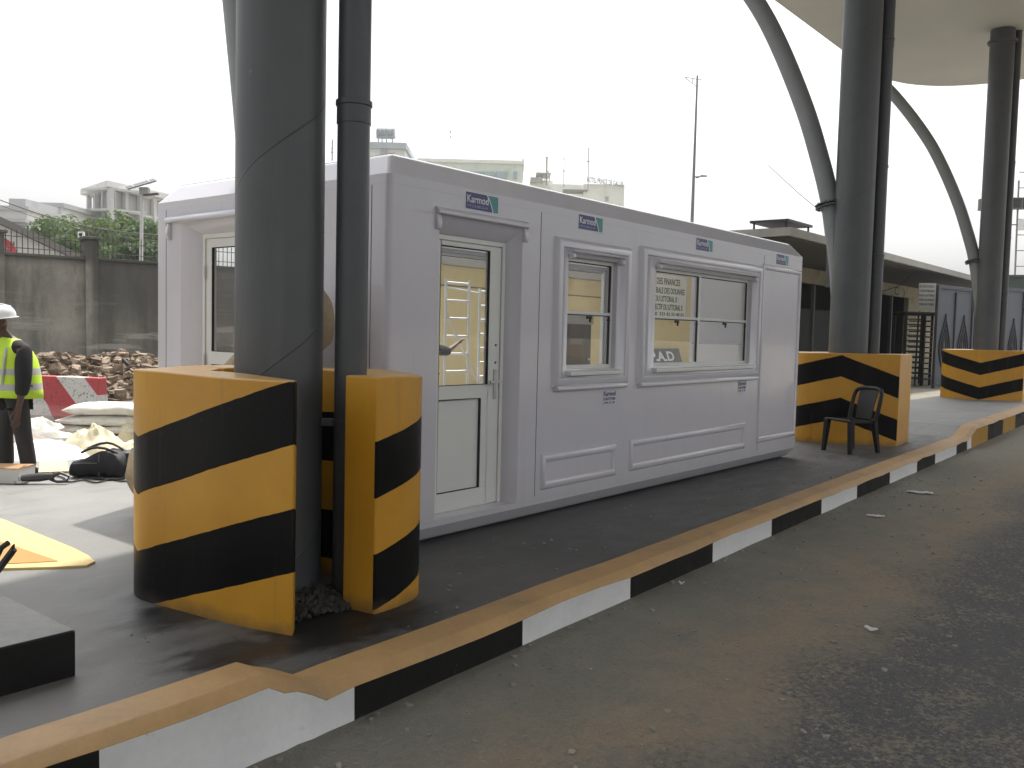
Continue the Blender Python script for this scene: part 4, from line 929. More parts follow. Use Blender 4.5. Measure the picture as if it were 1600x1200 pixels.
    for s in (1, -1):
        l = legs[s]; mb = MB(); rings = []
        for i in range(9):
            t_ = i/8; f = l[2][0]-.07+.26*t_; hgt = .085-.045*t_ if t_ > .35 else .1; w_ = .04+.012*math.sin(t_*3.1)
            if i in (0, 8): w_ *= .6; hgt *= .7
            rings.append([W(f, l[2][1]+w_*math.cos(a), .002+hgt*(.5+.5*math.sin(a))) for a in [2*math.pi*j/12 for j in range(12)]])
        mb.loft(rings); mb.build('boot', m_blackpaint, person, smooth=60)
    return person
person = worker('worker in white helmet, yellow-green reflective vest and dark clothes walking at left', {1: [(-.045, .175, 1.18), (-.04, .235, .90), (.0, .23, .64), (.012, .228, .57)], -1: [(.06, -.17, 1.19), (.13, -.22, .92), (.28, -.16, .78), (.34, -.14, .75)]})
def m_vestf():
    k = N('hi_vis_vest'); c = k.coord('World'); x, y, z = k.sep(c); n = k.noise(c, 9, 4)
    b1 = k.math('LESS_THAN', k.math('ABSOLUTE', k.math('SUBTRACT', z, .985)), .030); b2 = k.math('LESS_THAN', k.math('ABSOLUTE', k.math('SUBTRACT', z, .845)), .030)
    cc = k.mix(n, (.46, .70, .03), (.58, .82, .06)); k.col(k.mix(k.math('MAXIMUM', b1, b2), cc, (.42, .43, .42))); k.rough(.7); k.bump(n, .3, .02)
    k.b.inputs['Emission Strength'].default_value = 0; return k.m
prof = [(.74, .02, .235, .225), (.80, .018, .226, .220), (.90, .014, .210, .212), (1.0, .012, .196, .205), (1.10, .015, .178, .19), (1.18, .03, .152, .165), (1.235, .045, .122, .135), (1.27, .055, .105, .10), (1.29, .065, .085, .08)]
rings = []
for z_, cf, a, b in prof:
    r_ = []
    for j in range(36):
        an = 2*math.pi*j/36; q = 1+.03*math.sin(an*7+z_*11)*(1.3-z_)*1.4; r_.append(W(cf+a*math.cos(an)*q, b*math.sin(an)*q, z_+.012*math.cos(an)))
    rings.append(r_)
mb = MB(); mb.loft(rings, caps=False); vest = mb.build('vest', m_vestf(), person, smooth=60)
sd = vest.modifiers.new('solid', 'SOLIDIFY'); sd.thickness = .006
# arm hole of the near side: dark sleeve cap and reflective shoulder strip
mb = MB(); mb.tube([W(.13, .16, .80), W(.125, .19, .95), W(.11, .178, 1.1), W(.09, .14, 1.2)], .013, 8); mb.build('reflective_strip', M('silver_tape', (.42, .43, .42), .5), person)
hel = MB(); rings = []
hc = Vector((.135, 0, 1.475)); tilt = .16
for i in range(9):
    t_ = i/8; r_ = math.cos(t_*math.pi/2*.97); hz_ = math.sin(t_*math.pi/2)*.115; rings.append([W(hc.x+(.125*r_*math.cos(a))+hz_*.0-tilt*0, .098*r_*math.sin(a), hc.z+hz_-tilt*.125*r_*math.cos(a)) for a in [2*math.pi*j/28 for j in range(28)]])
hel.loft(rings); 
brim = []
for k_, (ra, dz) in enumerate(((.125, -.002), (.145, -.006), (.147, -.012), (.125, -.010))):
    brim.append([W(hc.x+(ra+(.045 if math.cos(a) > 0 else 0)*max(math.cos(a), 0)**1.5*(1 if k_ in (1, 2) else 0))*math.cos(a), (ra-.027)*math.sin(a), hc.z+dz-tilt*ra*math.cos(a)) for a in [2*math.pi*j/28 for j in range(28)]])
hel.loft(brim, caps=False)
hel.build('helmet', M('white_helmet', (.75, .76, .78), .35, .05), person, smooth=50)
mb = MB(); mb.tube([W(hc.x-.08, 0, hc.z+.1), W(hc.x, 0, hc.z+.122), W(hc.x+.09, 0, hc.z+.085)], .012, 8); mb.build('helmet_ridge', MATS['white_helmet'], person)
mb = MB(); mb.lathe([(.03, -.01), (.034, 0), (.03, .01)], W(.078, .22, .645), 14); mb.build('wristwatch', m_blackpaint, person)

setframe((8.84, 8.75, .004), (1, .12, 0))
worker2 = worker('worker behind the cabin whose reaching forearm shows through the door glass', {1: [(.05, .17, 1.17), (.24, .20, 1.13), (.50, .16, 1.17), (.58, .15, 1.19)], -1: [(.05, -.17, 1.19), (.26, -.20, 1.16), (.58, -.14, 1.27), (.65, -.13, 1.30)]}, .12)

# ------------------------------------------------------------------ plastic chair
ch = thing('plastic_chair', (11.83, 3.92, 0), 'black plastic garden chair in front of the striped guard', 'chair')
m_ch = M('black_chair_plastic', (.010, .010, .011), .42, .15, 5, spec=.35)
cf = Vector((-.90, .43, 0)).normalized(); cl = Vector((-cf.y, cf.x, 0)); CO = Vector((11.83, 3.92, 0))
def K(f, l, z): return CO+cf*f+cl*l+UZ*z
mb = MB(); n = 8; vs = []; fs = []
for i in range(n+1):
    for j in range(n+1):
        u, v = -1+2*i/n, -1+2*j/n; vs.append(K(u*.22, v*(.225-.02*(u < 0)*-u), .425-.02*(1-u*u)*(1-v*v)+.012*u))
for i in range(n):
    for j in range(n): fs.append((i*(n+1)+j, (i+1)*(n+1)+j, (i+1)*(n+1)+j+1, i*(n+1)+j+1))
mb.add(vs, fs); seat = mb.build('seat', m_ch, ch, smooth=60); sd = seat.modifiers.new('s', 'SOLIDIFY'); sd.thickness = .03; sd.offset = -1
mb = MB()
mb.loft([[K(-.20-.10*t_+.012*math.sin(t_*3)-.025*math.cos(l_*8)+o_, l_*(1+.25*t_), .43+.40*t_) for l_, o_ in ((-.125, 0), (-.06, 0), (.06, 0), (.125, 0), (.125, -.014), (.06, -.014), (-.06, -.014), (-.125, -.014))] for t_ in [i/6 for i in range(7)]])
mb.build('backrest', m_ch, ch, smooth=50)
mb = MB(); pts = [K(-.2, -.215, .42), K(-.235, -.225, .56), K(-.27, -.225, .70), K(-.298, -.205, .79), K(-.315, -.13, .825), K(-.325, 0, .832), K(-.315, .13, .825), K(-.298, .205, .79), K(-.27, .225, .70), K(-.235, .225, .56), K(-.2, .215, .42)]
mb.tube([Vector(p) for p in spline([tuple(p) for p in pts], 4)], .027, 8); mb.build('back_frame', m_ch, ch, smooth=60)
for f, l in ((.2, .2), (.2, -.2), (-.2, .19), (-.2, -.19)):
    mb = MB(); sf = 1.0 if f > 0 else 1.22; b = K(f*1.12*sf, l*1.13, 0); t_ = K(f, l, .43)
    a1, a2 = cf*.036, cl*.036
    mb.hexa([b-a1*.65-a2*.65, b+a1*.65-a2*.65, b+a1*.65+a2*.65, b-a1*.65+a2*.65], [t_-a1-a2, t_+a1-a2, t_+a1+a2, t_-a1+a2]); mb.build('leg', m_ch, ch, bevel=.008)

# ------------------------------------------------------------------ yellow building with slab roof, gate, turnstile
m_yel = M('yellow_house_paint', (.78, .635, .35), .8, .10, 1.2, bump=.15, dirt=((.62, .50, .28), 1.2, .5, .75), stretch=(1, 1, .5))
m_crm = M('grimy_cream_render', (.34, .31, .22), .85, .2, 1.2, bump=.2, dirt=((.20, .17, .12), 1.6, .52, .7))
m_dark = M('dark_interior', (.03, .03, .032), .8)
YW = 11.8
hs = thing('gate_house', (22, YW, -.17), 'long low yellow house with overhanging flat slab roof behind the cabin', 'building')
def wallx(x0, x1, z0, z1, y=YW, th=.2, name='wall', mat=None, par=hs, **kw):
    mb = MB(); mb.box(x0, x1, y, y+th, z0, z1); return mb.build(name, mat or m_crm, par, smooth=0, **kw)
wallx(18.5, 25.4, -.2, 3.86, mat=m_yel)
wallx(25.4, 50., 3.36, 3.86); 
for a, b in ((25.4, 25.7), (28.1, 28.5), (33.6, 34.6), (38.3, 38.7), (42.6, 50.)): wallx(a, b, -.2, 3.358)
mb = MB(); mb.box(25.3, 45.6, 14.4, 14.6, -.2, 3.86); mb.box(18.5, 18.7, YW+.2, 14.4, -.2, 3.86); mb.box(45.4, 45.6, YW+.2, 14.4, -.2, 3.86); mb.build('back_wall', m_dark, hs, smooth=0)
for x in (29.9, 31.4, 36.2, 40.4): 
    mb = MB(); mb.box(x-.06, x+.06, YW+.05, YW+.17, -.2, 3.36); mb.build('steel_post', M('grey_post', (.10, .10, .10), .6), hs, smooth=0)
mb = MB(); mb.box(28.6, 42.5, 13.3, 13.4, -.2, 2.6); mb.build('shutter', M('dark_shutter', (.05, .052, .055), .6, .2, 2, stretch=(8, 1, .2)), hs, smooth=0)
mb = MB(); mb.box(21.3, 49, 8.75, 15.2, 3.88, 4.10); mb.build('roof', [M('slab_roof_concrete', (.065, .064, .06), .9, .25, 1.2, bump=.2)], hs, smooth=0, bevel=.02)
mb = MB(); mb.box(21.2, 49.1, 8.66, 8.748, 3.93, 4.13); mb.box(21.2, 21.298, 8.748, 15.2, 3.93, 4.13); mb.build('fascia', M('slab_edge_pale', (.36, .355, .33), .8, .15, 2), hs, smooth=0)
mb = MB(); mb.tube([(33.2, 8.9, 4.0), (34.0, 9.8, 3.4), (34.8, 11.7, 2.9)], .012, 6); mb.build('hanging_wire', m_cab, hs)
text('C  )', 'lettering', M('graffiti_black', (.06, .05, .04), .8), hs, (40.4, YW-.004, 3.42), UX, UZ, .34, 1.5, .002, .01)  # graffiti strokes on the wall band
# low yellow yard wall with a pale coping, seen through the cabin door
lw = thing('yard_wall', (14, 12, -.17), 'plain yellow yard wall with grey coping seen through the cabin door glass', 'wall')
mb = MB(); mb.box(10.5, 18.49, 12.0, 12.25, -.2, 2.70); mb.build('wall', m_yel, lw, smooth=0)
mb = MB(); mb.box(10.4, 18.48, 11.85, 12.4, 2.702, 2.86); mb.build('coping', M('grey_coping', (.40, .39, .36), .85, .15, 1.5), lw, smooth=0, bevel=.01)
mb = MB(); mb.box(10.6, 18.4, 11.985, 11.998, 2.30, 2.325); mb.build('conduit', M('brown_conduit', (.2, .15, .09), .8), lw, smooth=0)
dd = thing('metal_door', (17.2, 11.99, 0), 'dark brown metal door in the yellow yard wall, seen through the small window', 'door')
mb = MB(); mb.box(16.3, 17.55, 11.90, 11.985, -.1, 1.66); mb.build('door_leaf', M('brown_door_paint', (.05, .035, .026), .5, .2), dd, smooth=0, bevel=.01)
mb = MB(); mb.box(16.2, 17.65, 11.91, 11.987, 1.662, 1.88); mb.build('lintel', M('grey_lintel', (.3, .29, .27), .8), dd, smooth=0)
mb = MB(); mb.obox((17.4, 11.87, .85), UX, UY, UZ, .05, .025, .02); mb.build('handle', m_steel, dd)
# signs on the house
sg = thing('customs_sign', (21.4, YW-.06, 1.95), 'white customs office sign board seen through the wide window', 'sign')
mb = MB(); mb.box(18.25, 21.83, YW-.05, YW-.01, 1.90, 3.02); mb.build('board', M('sign_white', (.72, .72, .66), .6, .04), sg, smooth=0)
mb = MB()
for q in ((18.21, 21.87, 3.02, 3.06), (18.21, 21.87, 1.86, 1.90), (21.83, 21.87, 1.90, 3.02), (18.21, 18.25, 1.90, 3.02)): mb.box(q[0], q[1], YW-.06, YW-.005, q[2], q[3])
mb.build('sign_frame', M('sign_frame_cream', (.6, .57, .46), .6), sg, smooth=0)
mk = M('sign_black_letters', (.03, .03, .03), .6)
for s_, z_, x0_, x1_, h_ in (('MINISTERE DES FINANCES', 2.76, 19.30, 21.45, .17), ('DIRECTION GENERALE DES DOUANES', 2.53, 18.90, 21.72, .155), ('SECTEUR DES DOUANES DU LITTORAL II', 2.32, 18.33, 21.30, .15), ('BUREAU COLLECTIF DU LITTORAL II', 2.11, 19.25, 21.62, .15), ('TEL 233 42 25 40 00  233 42 25 40 01', 1.96, 18.6, 21.7, .085)):
    text(s_, 'lettering', mk, sg, (x0_, YW-.052, z_), UX, UZ, h_, x1_-x0_, .003, .012)
pd = thing('port_sign', (21.0, YW-.35, 0), 'grey sign board with white letters P.A.D leaning on the yellow wall', 'sign')
mb = MB(); mb.hexa([(19.05, YW-.5, -.0), (21.38, YW-.5, -.0), (21.38, YW-.46, -.0), (19.05, YW-.46, -.0)], [(19.05, YW-.12, 1.1), (21.38, YW-.12, 1.1), (21.38, YW-.08, 1.1), (19.05, YW-.08, 1.1)]); mb.build('board', M('slate_grey_board', (.085, .105, .125), .6, .1, 2), pd, smooth=0)
vv = Vector((0, .38, 1.1)).normalized(); text('P.A.D', 'lettering', MATS['sticker_white'], pd, Vector((19.80, YW-.5, 0))+vv*.84-UY*.004, UX, vv, .25, 1.2, .004, .03)
text('DIRECTION DOUALA', 'lettering', MATS['sticker_white'], pd, Vector((19.40, YW-.5, 0))+vv*.64-UY*.004, UX, vv, .09, 1.7, .004, .0)
mb = MB(); mb.box(22.3, 22.42, YW-.06, YW-.002, 1.9, 3.4)
for zz in range(6): mb.box(22.5, 22.85, YW-.03, YW-.002, 2.35+zz*.17, 2.37+zz*.17)
mb.build('wall_vent', M('vent_brown', (.22, .17, .11), .8), hs, smooth=0)
# scaffold frames in the yard behind the cabin
sf = thing('scaffold_frame', (10.4, 9.3, 0), 'white tubular scaffold frames seen through the cabin door glass', 'scaffold')
m_sf = M('white_tube', (.68, .68, .66), .5, .1)
def frame(xa, ya, xb, yb, z0, z1, n):
    mb = MB(); mb.tube([(xa, ya, z0), (xa, ya, z1)], .022, 8); mb.tube([(xb, yb, z0), (xb, yb, z1)], .022, 8)
    for i in range(n): zz = z0+.3+(z1-z0-.35)*i/(n-1); mb.tube([(xa, ya, zz), (xb, yb, zz)], .018, 6)
    mb.build('ladder_frame', m_sf, sf, smooth=60)
frame(9.83, 9.3, 10.35, 9.3, 0, 2.22, 8); frame(10.60, 9.3, 11.12, 9.3, 0, 2.12, 9)
mb = MB(); mb.tube([(9.83, 9.3, 1.75), (10.6, 9.28, .6)], .014, 6); mb.tube([(9.83, 9.3, 2.1), (10.6, 9.32, 2.04)], .014, 6); mb.tube([(11.1, 9.3, 1.3), (10.5, 9.28, .4)], .014, 6); mb.build('cross_brace', m_sf, sf)
# turnstile
ts = thing('turnstile', (34.5, 9.0, -.17), 'tall black full height turnstile beside the blue grey gates', 'turnstile')
td = Vector((.60, -.78, 0)).normalized(); TO = Vector((33.79, 9.42, -.17)); m_tb = M('black_turnstile', (.014, .014, .015), .5)
def T(s, d, z): return TO+td*s+Vector((-td.y, td.x, 0))*d+UZ*z
mb = MB()
for s in (0, 1.36):
    for d in (0, 1.0): mb.tube([T(s, d, 0), T(s, d, 2.62)], .05, 8)
for d in (0, 1.0): mb.tube([T(0, d, 2.6), T(1.36, d, 2.6)], .06, 8)
for s in (0, 1.36): mb.tube([T(s, 0, 2.6), T(s, 1.0, 2.6)], .06, 8)
mb.build('frame', m_tb, ts)
mb = MB(); mb.tube([T(.85, .5, 0), T(.85, .5, 2.6)], .075, 10)
for i in range(12):
    zz = .25+i*.19
    for an in (.5, 2.6, 4.7): mb.tube([T(.85, .5, zz), T(.85+.5*math.cos(an), .5+.5*math.sin(an), zz)], .022, 6)
mb.build('rotor', m_tb, ts)
mb = MB()
for i in range(12): zz = .3+i*.19; mb.tube([T(0, 0, zz), T(.55, .0, zz), T(.6, .3, zz)], .022, 6)
mb.tube([T(.55, 0, .1), T(.55, 0, 2.55)], .03, 8); mb.build('side_bars', m_tb, ts)
nt = thing('notice_board', (36.2, 9.4, 2.6), 'white printed notice board above the turnstile beside the gates', 'sign')
nd = td; NO = Vector((34.60, 9.22, 2.62)); mb = MB(); mb.obox(NO+nd*.26+UZ*.45, nd, Vector((-nd.y, nd.x, 0)), UZ, .30, .02, .47); mb.build('board', M('sign_white', (.72, .72, .66), .6), nt, smooth=0)
for i, s_ in enumerate(('ACCES INTERDIT', 'A TOUTE PERSONNE', 'NON AUTORISEE', 'PORT DU BADGE', 'OBLIGATOIRE')): text(s_, 'lettering', mk, nt, NO+nd*-.02+UZ*(.76-i*.16)+Vector((nd.y, -nd.x, 0))*.022, nd, UZ, .085, .54, .003, .004)
mb = MB(); mb.tube([NO+nd*-.0+UZ*-.1, NO+nd*-.0+Vector((-nd.y, nd.x, 0))*.05-UZ*2.8], .03, 8); mb.build('post', m_tb, nt)
# blue-grey gates
G0 = Vector((33.1, 8.28, -.17)); G1 = Vector((40.5, 6.9, -.17)); gd = (G1-G0).normalized(); gl_ = (G1-G0).length; gn = Vector((gd.y, -gd.x, 0))
m_gate = M('blue_grey_gate_paint', (.070, .079, .100), .5, .12, 1.5, which='World'); m_orn = M('gate_ornament_dark', (.026, .029, .038), .5)
GR = 'blue grey sheet metal gate leaves'
glb = ['blue grey metal gate leaf next to the turnstile with flame shaped ornaments', 'blue grey metal gate leaf crossing behind the farthest column', 'blue grey metal gate leaf at the far right with its top hinge']
cuts = [(0, .385), (.40, .74), (.755, 1.)]
for i, (a, b) in enumerate(cuts):
    s0, s1 = a*gl_, b*gl_; gt = thing('metal_gate', G0+gd*s0, glb[i], 'gate', GR); H = 3.55+.1*i
    P = lambda s, d, z: G0+gd*s+gn*d+UZ*z
    mb = MB(); mb.obox(P((s0+s1)/2, 0, H/2+.1), gd, gn, UZ, (s1-s0)/2, .02, H/2-.1); mb.build('sheet_panel', m_gate, gt, smooth=0)
    mb = MB()
    for s in (s0+.05, s1-.05): mb.obox(P(s, .03, H/2), gd, gn, UZ, .06, .05, H/2)
    for z_ in (.12, H-.06): mb.obox(P((s0+s1)/2, .03, z_), gd, gn, UZ, (s1-s0)/2-.11, .05, .06)
    npan = 2 if i < 2 else 1
    for q in range(1, npan): mb.obox(P(s0+(s1-s0)*q/npan, .03, H/2), gd, gn, UZ, .05, .045, H/2-.2)
    mb.build('gate_frame', M('gate_frame_dark', (.048, .053, .068), .5, which='World'), gt, bevel=.008)
    for q in range(npan):
        c_ = P(s0+(s1-s0)*(q+.5)/npan, .035, 1.55); mb = MB()
        for sc_, th_ in ((1., .035), (.62, .03), (.3, .025)):
            pts = []
            for an in range(24):
                t_ = an/24*2*math.pi; q_ = (t_/math.pi) % 2; q_ = q_ if q_ <= 1 else 2-q_; xx = math.copysign(.40*math.sin(math.pi*q_**1.25)**1.25, math.sin(t_)); zz = 1-2*q_
                pts.append(c_+gd*xx*sc_+UZ*zz*sc_)
            mb.tube(pts, th_, 6, closed=True)
        mb.build('flame_ornament', m_orn, gt, smooth=60)
mb = MB(); bx = at(1583, 447, 40.5)
mb.obox(bx, AR, AF, UZ, .35, .3, .35); mb.obox(bx+UZ*.4, AR, AF, UZ, .5, .4, .06); 
tag(mb.build('gate_pillar_top', M('green_grey_box', (.05, .07, .065), .6), smooth=0, bevel=.01), 'dark green box with flat lid above the gate at far right', 'box')
# frame and water unit on the house roof
rf = thing('roof_rack', (26.3, 11, 4.1), 'dark metal rack with flat top on the slab roof', 'rack')
mb = MB(); 
for x in (25.6, 27.3):
    for y in (10.6, 11.6): mb.tube([(x, y, 4.1), (x, y, 4.85)], .03, 6)
mb.box(25.5, 27.4, 10.5, 11.7, 4.85, 4.92); mb.tube([(25.6, 10.6, 4.5), (27.3, 10.6, 4.5)], .025, 6); mb.build('frame', M('dark_steel', (.05, .05, .055)), rf)
mb = MB(); mb.box(26.2, 27.0, 10.9, 11.4, 4.12, 4.62); mb.build('cooling_unit', M('grey_unit', (.35, .34, .32), .6), rf, bevel=.01)
mb = MB(); mb.box(26.28, 26.6, 10.88, 10.898, 4.2, 4.5); mb.build('fan_grille', m_gasket, rf)

# ------------------------------------------------------------------ poles, lamps, wires
def aerial(name, base, h, label, cat, rods, r=.03, mat=None, group=None, lean=(0, 0)):
    t = thing(name, base, label, cat, group); m_ = mat or M('galvanised_grey', (.20, .20, .20), .6, .2, 6); top = Vector(base)+Vector((lean[0], lean[1], h))
    mb = MB(); mb.tube([base, Vector(base).lerp(top, .55), top], [r*1.4, r, r*.55], 8); mb.build('mast', m_, t)
    for (z_, pts, rr_) in rods:
        mb = MB(); p0 = Vector(base).lerp(top, z_)
        for a, b in pts: mb.tube([p0+AR*a[0]+UZ*a[1], p0+AR*b[0]+UZ*b[1]], rr_, 6)
        mb.build('aerial', m_, t)
    return t
pb = at(1080, 375, 40); pb.z = 4.0; pt = at(1090, 118, 40)
pbase = Vector((pb.x, pb.y, -.17)); aerial('tall_mast', pbase, pt.z+.17, 'tall thin steel mast with a triangular aerial at its top behind the cabin', 'mast', [(.985, [((-.55, .12), (.22, .0)), ((-.5, .05), (0, -.3)), ((-.55, .12), (-.45, .02)), ((-.2, .08), (-.2, -.12)), ((0, .1), (0, -.1))], .018), (.66, [((0, 0), (.6, .02)), ((.1, -.05), (.25, -.03)), ((.3, .06), (.6, .04))], .025), (.48, [((-.12, .0), (.04, .06)), ((.06, -.1), (.06, .1))], .05)], .075, lean=(pt.x-pb.x-.02, pt.y-pb.y))
# solar street lamp behind the boundary wall
sl = at(218, 420, 27); base = Vector((sl.x, sl.y, -.1)); t = thing('street_lamp', base, 'solar street lamp with tilted panel on a pale pole behind the boundary wall', 'street lamp')
mb = MB(); top = at(222, 296, 27); mb.tube([base, Vector((top.x, top.y, top.z))], [.07, .045], 12); mb.build('pole', M('pale_pole', (.55, .55, .53), .5, .1), t)
mb = MB(); pc = at(220, 287.5, 27); ux = (AR*43+AU*12.5).normalized(); uy = (AR*14.5-AU*8.5-AF*24).normalized(); mb.obox(pc, ux, uy, ux.cross(uy), .44, .29, .02); sp = mb.build('solar_panel', M('panel_back_grey', (.16, .165, .17), .5), t)
mb = MB()
for s in (-.25, .25): mb.obox(pc+ux*s, uy, ux, ux.cross(uy), .29, .015, .035)
mb.obox(pc, ux, uy, ux.cross(uy), .44, .012, .035); mb.build('panel_rail', M('aluminium', (.5, .5, .5), .4), sp)
mb = MB(); mb.obox(at(226, 299, 27), AR, AF, UZ, .13, .09, .11); mb.tube([top, at(224, 306, 27), at(236, 304, 26.9)], .02, 6); mb.build('battery_box', M('grey_unit', (.35, .34, .32), .6), t, bevel=.01)
mb = MB(); mb.obox(at(236, 304, 26.9), AR+UZ*.1, AF, UZ, .22, .07, .025); mb.build('lamp_head', M('dark_lamp_head', (.07, .07, .07), .5), t, bevel=.01)
fl = at(127, 367, 30); t = thing('floodlight', (fl.x, fl.y, 0), 'small white floodlight on a thin post in front of the trees', 'floodlight')
mb = MB(); mb.obox(fl, AR, AF, UZ, .10, .05, .10); mb.build('lamp_box', M('white_unit', (.7, .7, .7), .5), t, bevel=.01); mb = MB(); mb.obox(fl-AF*.055, AR, AF, UZ, .05, .006, .05); mb.build('lens', m_gasket, t); mb = MB(); mb.tube([Vector((fl.x, fl.y, 0)), fl-UZ*.1], .02, 6); mb.build('post', M('grey_post', (.1, .1, .1)), t)
mb = MB(); a, b = at(-40, 297, 30), at(260, 368, 34); mb.tube([a.lerp(b, i/20)-UZ*(.35*math.sin(math.pi*i/20)) for i in range(21)], .016, 6)
tag(mb.build('overhead_cable', m_cab, smooth=60), 'overhead black cable sagging from the left edge across the trees', 'cable')
mb = MB(); a, b = at(-40, 306, 31), at(260, 378, 35); mb.tube([a.lerp(b, i/20)-UZ*(.3*math.sin(math.pi*i/20)) for i in range(21)], .009, 6)
tag(mb.build('overhead_cable', m_cab, smooth=60), 'thinner overhead cable just below the sagging black one', 'cable')
mb = MB(); a, b = at(1200, 258, 60), at(1300, 345, 60); mb.tube([a, (a+b)/2-UZ*.1, b], .02, 6)
tag(mb.build('overhead_cable', m_cab), 'faint thin cable left of the column behind the chair', 'cable')
# floodlight mast at the right edge
fb = at(1583, 520, 50); ft = at(1592, 282, 50); base = Vector((fb.x, fb.y, -.17)); t = thing('floodlight_mast', base, 'steel floodlight mast with ladder rungs at the right edge', 'mast')
m_gal = M('galvanised_grey', (.20, .20, .20)); mb = MB()
for o_ in (0, .75): mb.tube([base+AR*o_, Vector((ft.x, ft.y, ft.z))+AR*o_], .05, 8)
for i in range(13): zz = .5+i*.87; q = (Vector((ft.x, ft.y, 0))-Vector((base.x, base.y, 0)))*(zz/ft.z); mb.tube([Vector((base.x, base.y, zz))+q, Vector((base.x, base.y, zz))+q+AR*.75], .03, 6)
mb.build('lattice', m_gal, t)
mb = MB(); a, b = at(1533, 328, 50), at(1600, 326, 50); mb.tube([a, b], .05, 8); a, b = at(1572, 351, 50), at(1600, 351, 50); mb.tube([a, b], .04, 6); mb.build('cross_arm', m_gal, t)
for i, (x, y) in enumerate(((1537, 320), (1586, 318), (1602, 318))):
    mb = MB(); c_ = at(x, y, 49.8); mb.obox(c_, AR, AF, UZ, .27, .12, .32); o = mb.build('floodlight', M('floodlight_grey', (.12, .12, .12), .5), t, bevel=.02)
    mb = MB(); mb.obox(c_-AF*.13+AR*.03, AR, AF, UZ, .2, .01, .25); mb.build('lens', M('floodlight_lens', (.45, .46, .45) if i == 0 else (.1, .1, .1), .3) if i == 0 else m_gasket, o)
mb = MB(); c_ = at(1596, 351, 49.8); mb.obox(c_, AR, AF, UZ, .12, .1, .3); mb.build('control_box', M('white_unit', (.7, .7, .7)), t)
rg = at(1538, 345, 49.5); mb = MB(); mb.tube([rg+AR*.2*math.cos(i*.5236)+UZ*.22*math.sin(i*.5236) for i in range(12)], .04, 6, closed=True); mb.build('ring_bracket', m_gal, t)

# ------------------------------------------------------------------ white car at the right edge
cp = at(1604, 560, 44); cp.z = -.17; t = thing('parked_car', cp, 'white car just entering the picture at the right edge beyond the gates', 'car')
cx_, cy_ = AR.copy(), -AF.copy(); cx_.z = cy_.z = 0; cx_.normalize(); cy_.normalize()
prof = [(-2.0, .35), (-2.05, .7), (-1.9, .98), (-1.0, 1.05), (-.45, 1.5), (.9, 1.55), (1.75, 1.1), (2.0, .95), (2.05, .4)]
mb = MB(); rings = []
for s, ins in ((-.82, .06), (-.76, 0), (.76, 0), (.82, .06)):
    rings.append([cp+cx_*(x*(1-ins*.3)+1.9)+cy_*(s*(1 if z < 1.1 else .82))+UZ*(z-(ins if z > .6 else 0)) for x, z in prof])
mb.loft(rings); mb.build('body', M('white_car_paint', (.7, .7, .7), .25, .02, coat=.5), t, smooth=40, bevel=.03)
mb = MB()
for s in (-.79, .79): mb.add([cp+cx_*(x+1.9)+cy_*s*(1 if z < 1.1 else .88)+UZ*z for x, z in ((-.85, 1.08), (-.4, 1.42), (.85, 1.46), (1.5, 1.1))], [(0, 1, 2, 3)])
mb.build('side_window', M('dark_glass', (.02, .022, .025), .1), t, smooth=0)
for x in (-1.25, 1.25):
    for s in (-.8, .8):
        mb = MB(); c_ = cp+cx_*(x+1.9)+UZ*.32; mb.cyl(c_+cy_*(s-.09), c_+cy_*(s+.09), .32, 20); o = mb.build('wheel', m_gasket, t); mb = MB(); mb.cyl(c_+cy_*(s-.1), c_+cy_*(s+.1), .18, 16); mb.build('rim', m_steel, o)

# ------------------------------------------------------------------ distant buildings
def face_box(mb, A, B, dep, z0, z1, mi=0, ins=0.):
    """box whose front runs from A to B (ground points), dep metres deep away from the camera"""
    A = Vector((A.x, A.y, 0)); B = Vector((B.x, B.y, 0)); u = (B-A).normalized(); n = Vector((-u.y, u.x, 0))
    if n.dot(AF) < 0: n = -n
    mb.hexa([A+UZ*z0, B+UZ*z0, B+n*dep+UZ*z0, A+n*dep+UZ*z0], [A+UZ*z1, B+UZ*z1, B+n*dep+UZ*z1, A+n*dep+UZ*z1], mi); return u, n
def pale(name, c): return M(name, c, .9, .08, .15, dirt=([v*.8 for v in c], .4, .55, .75))
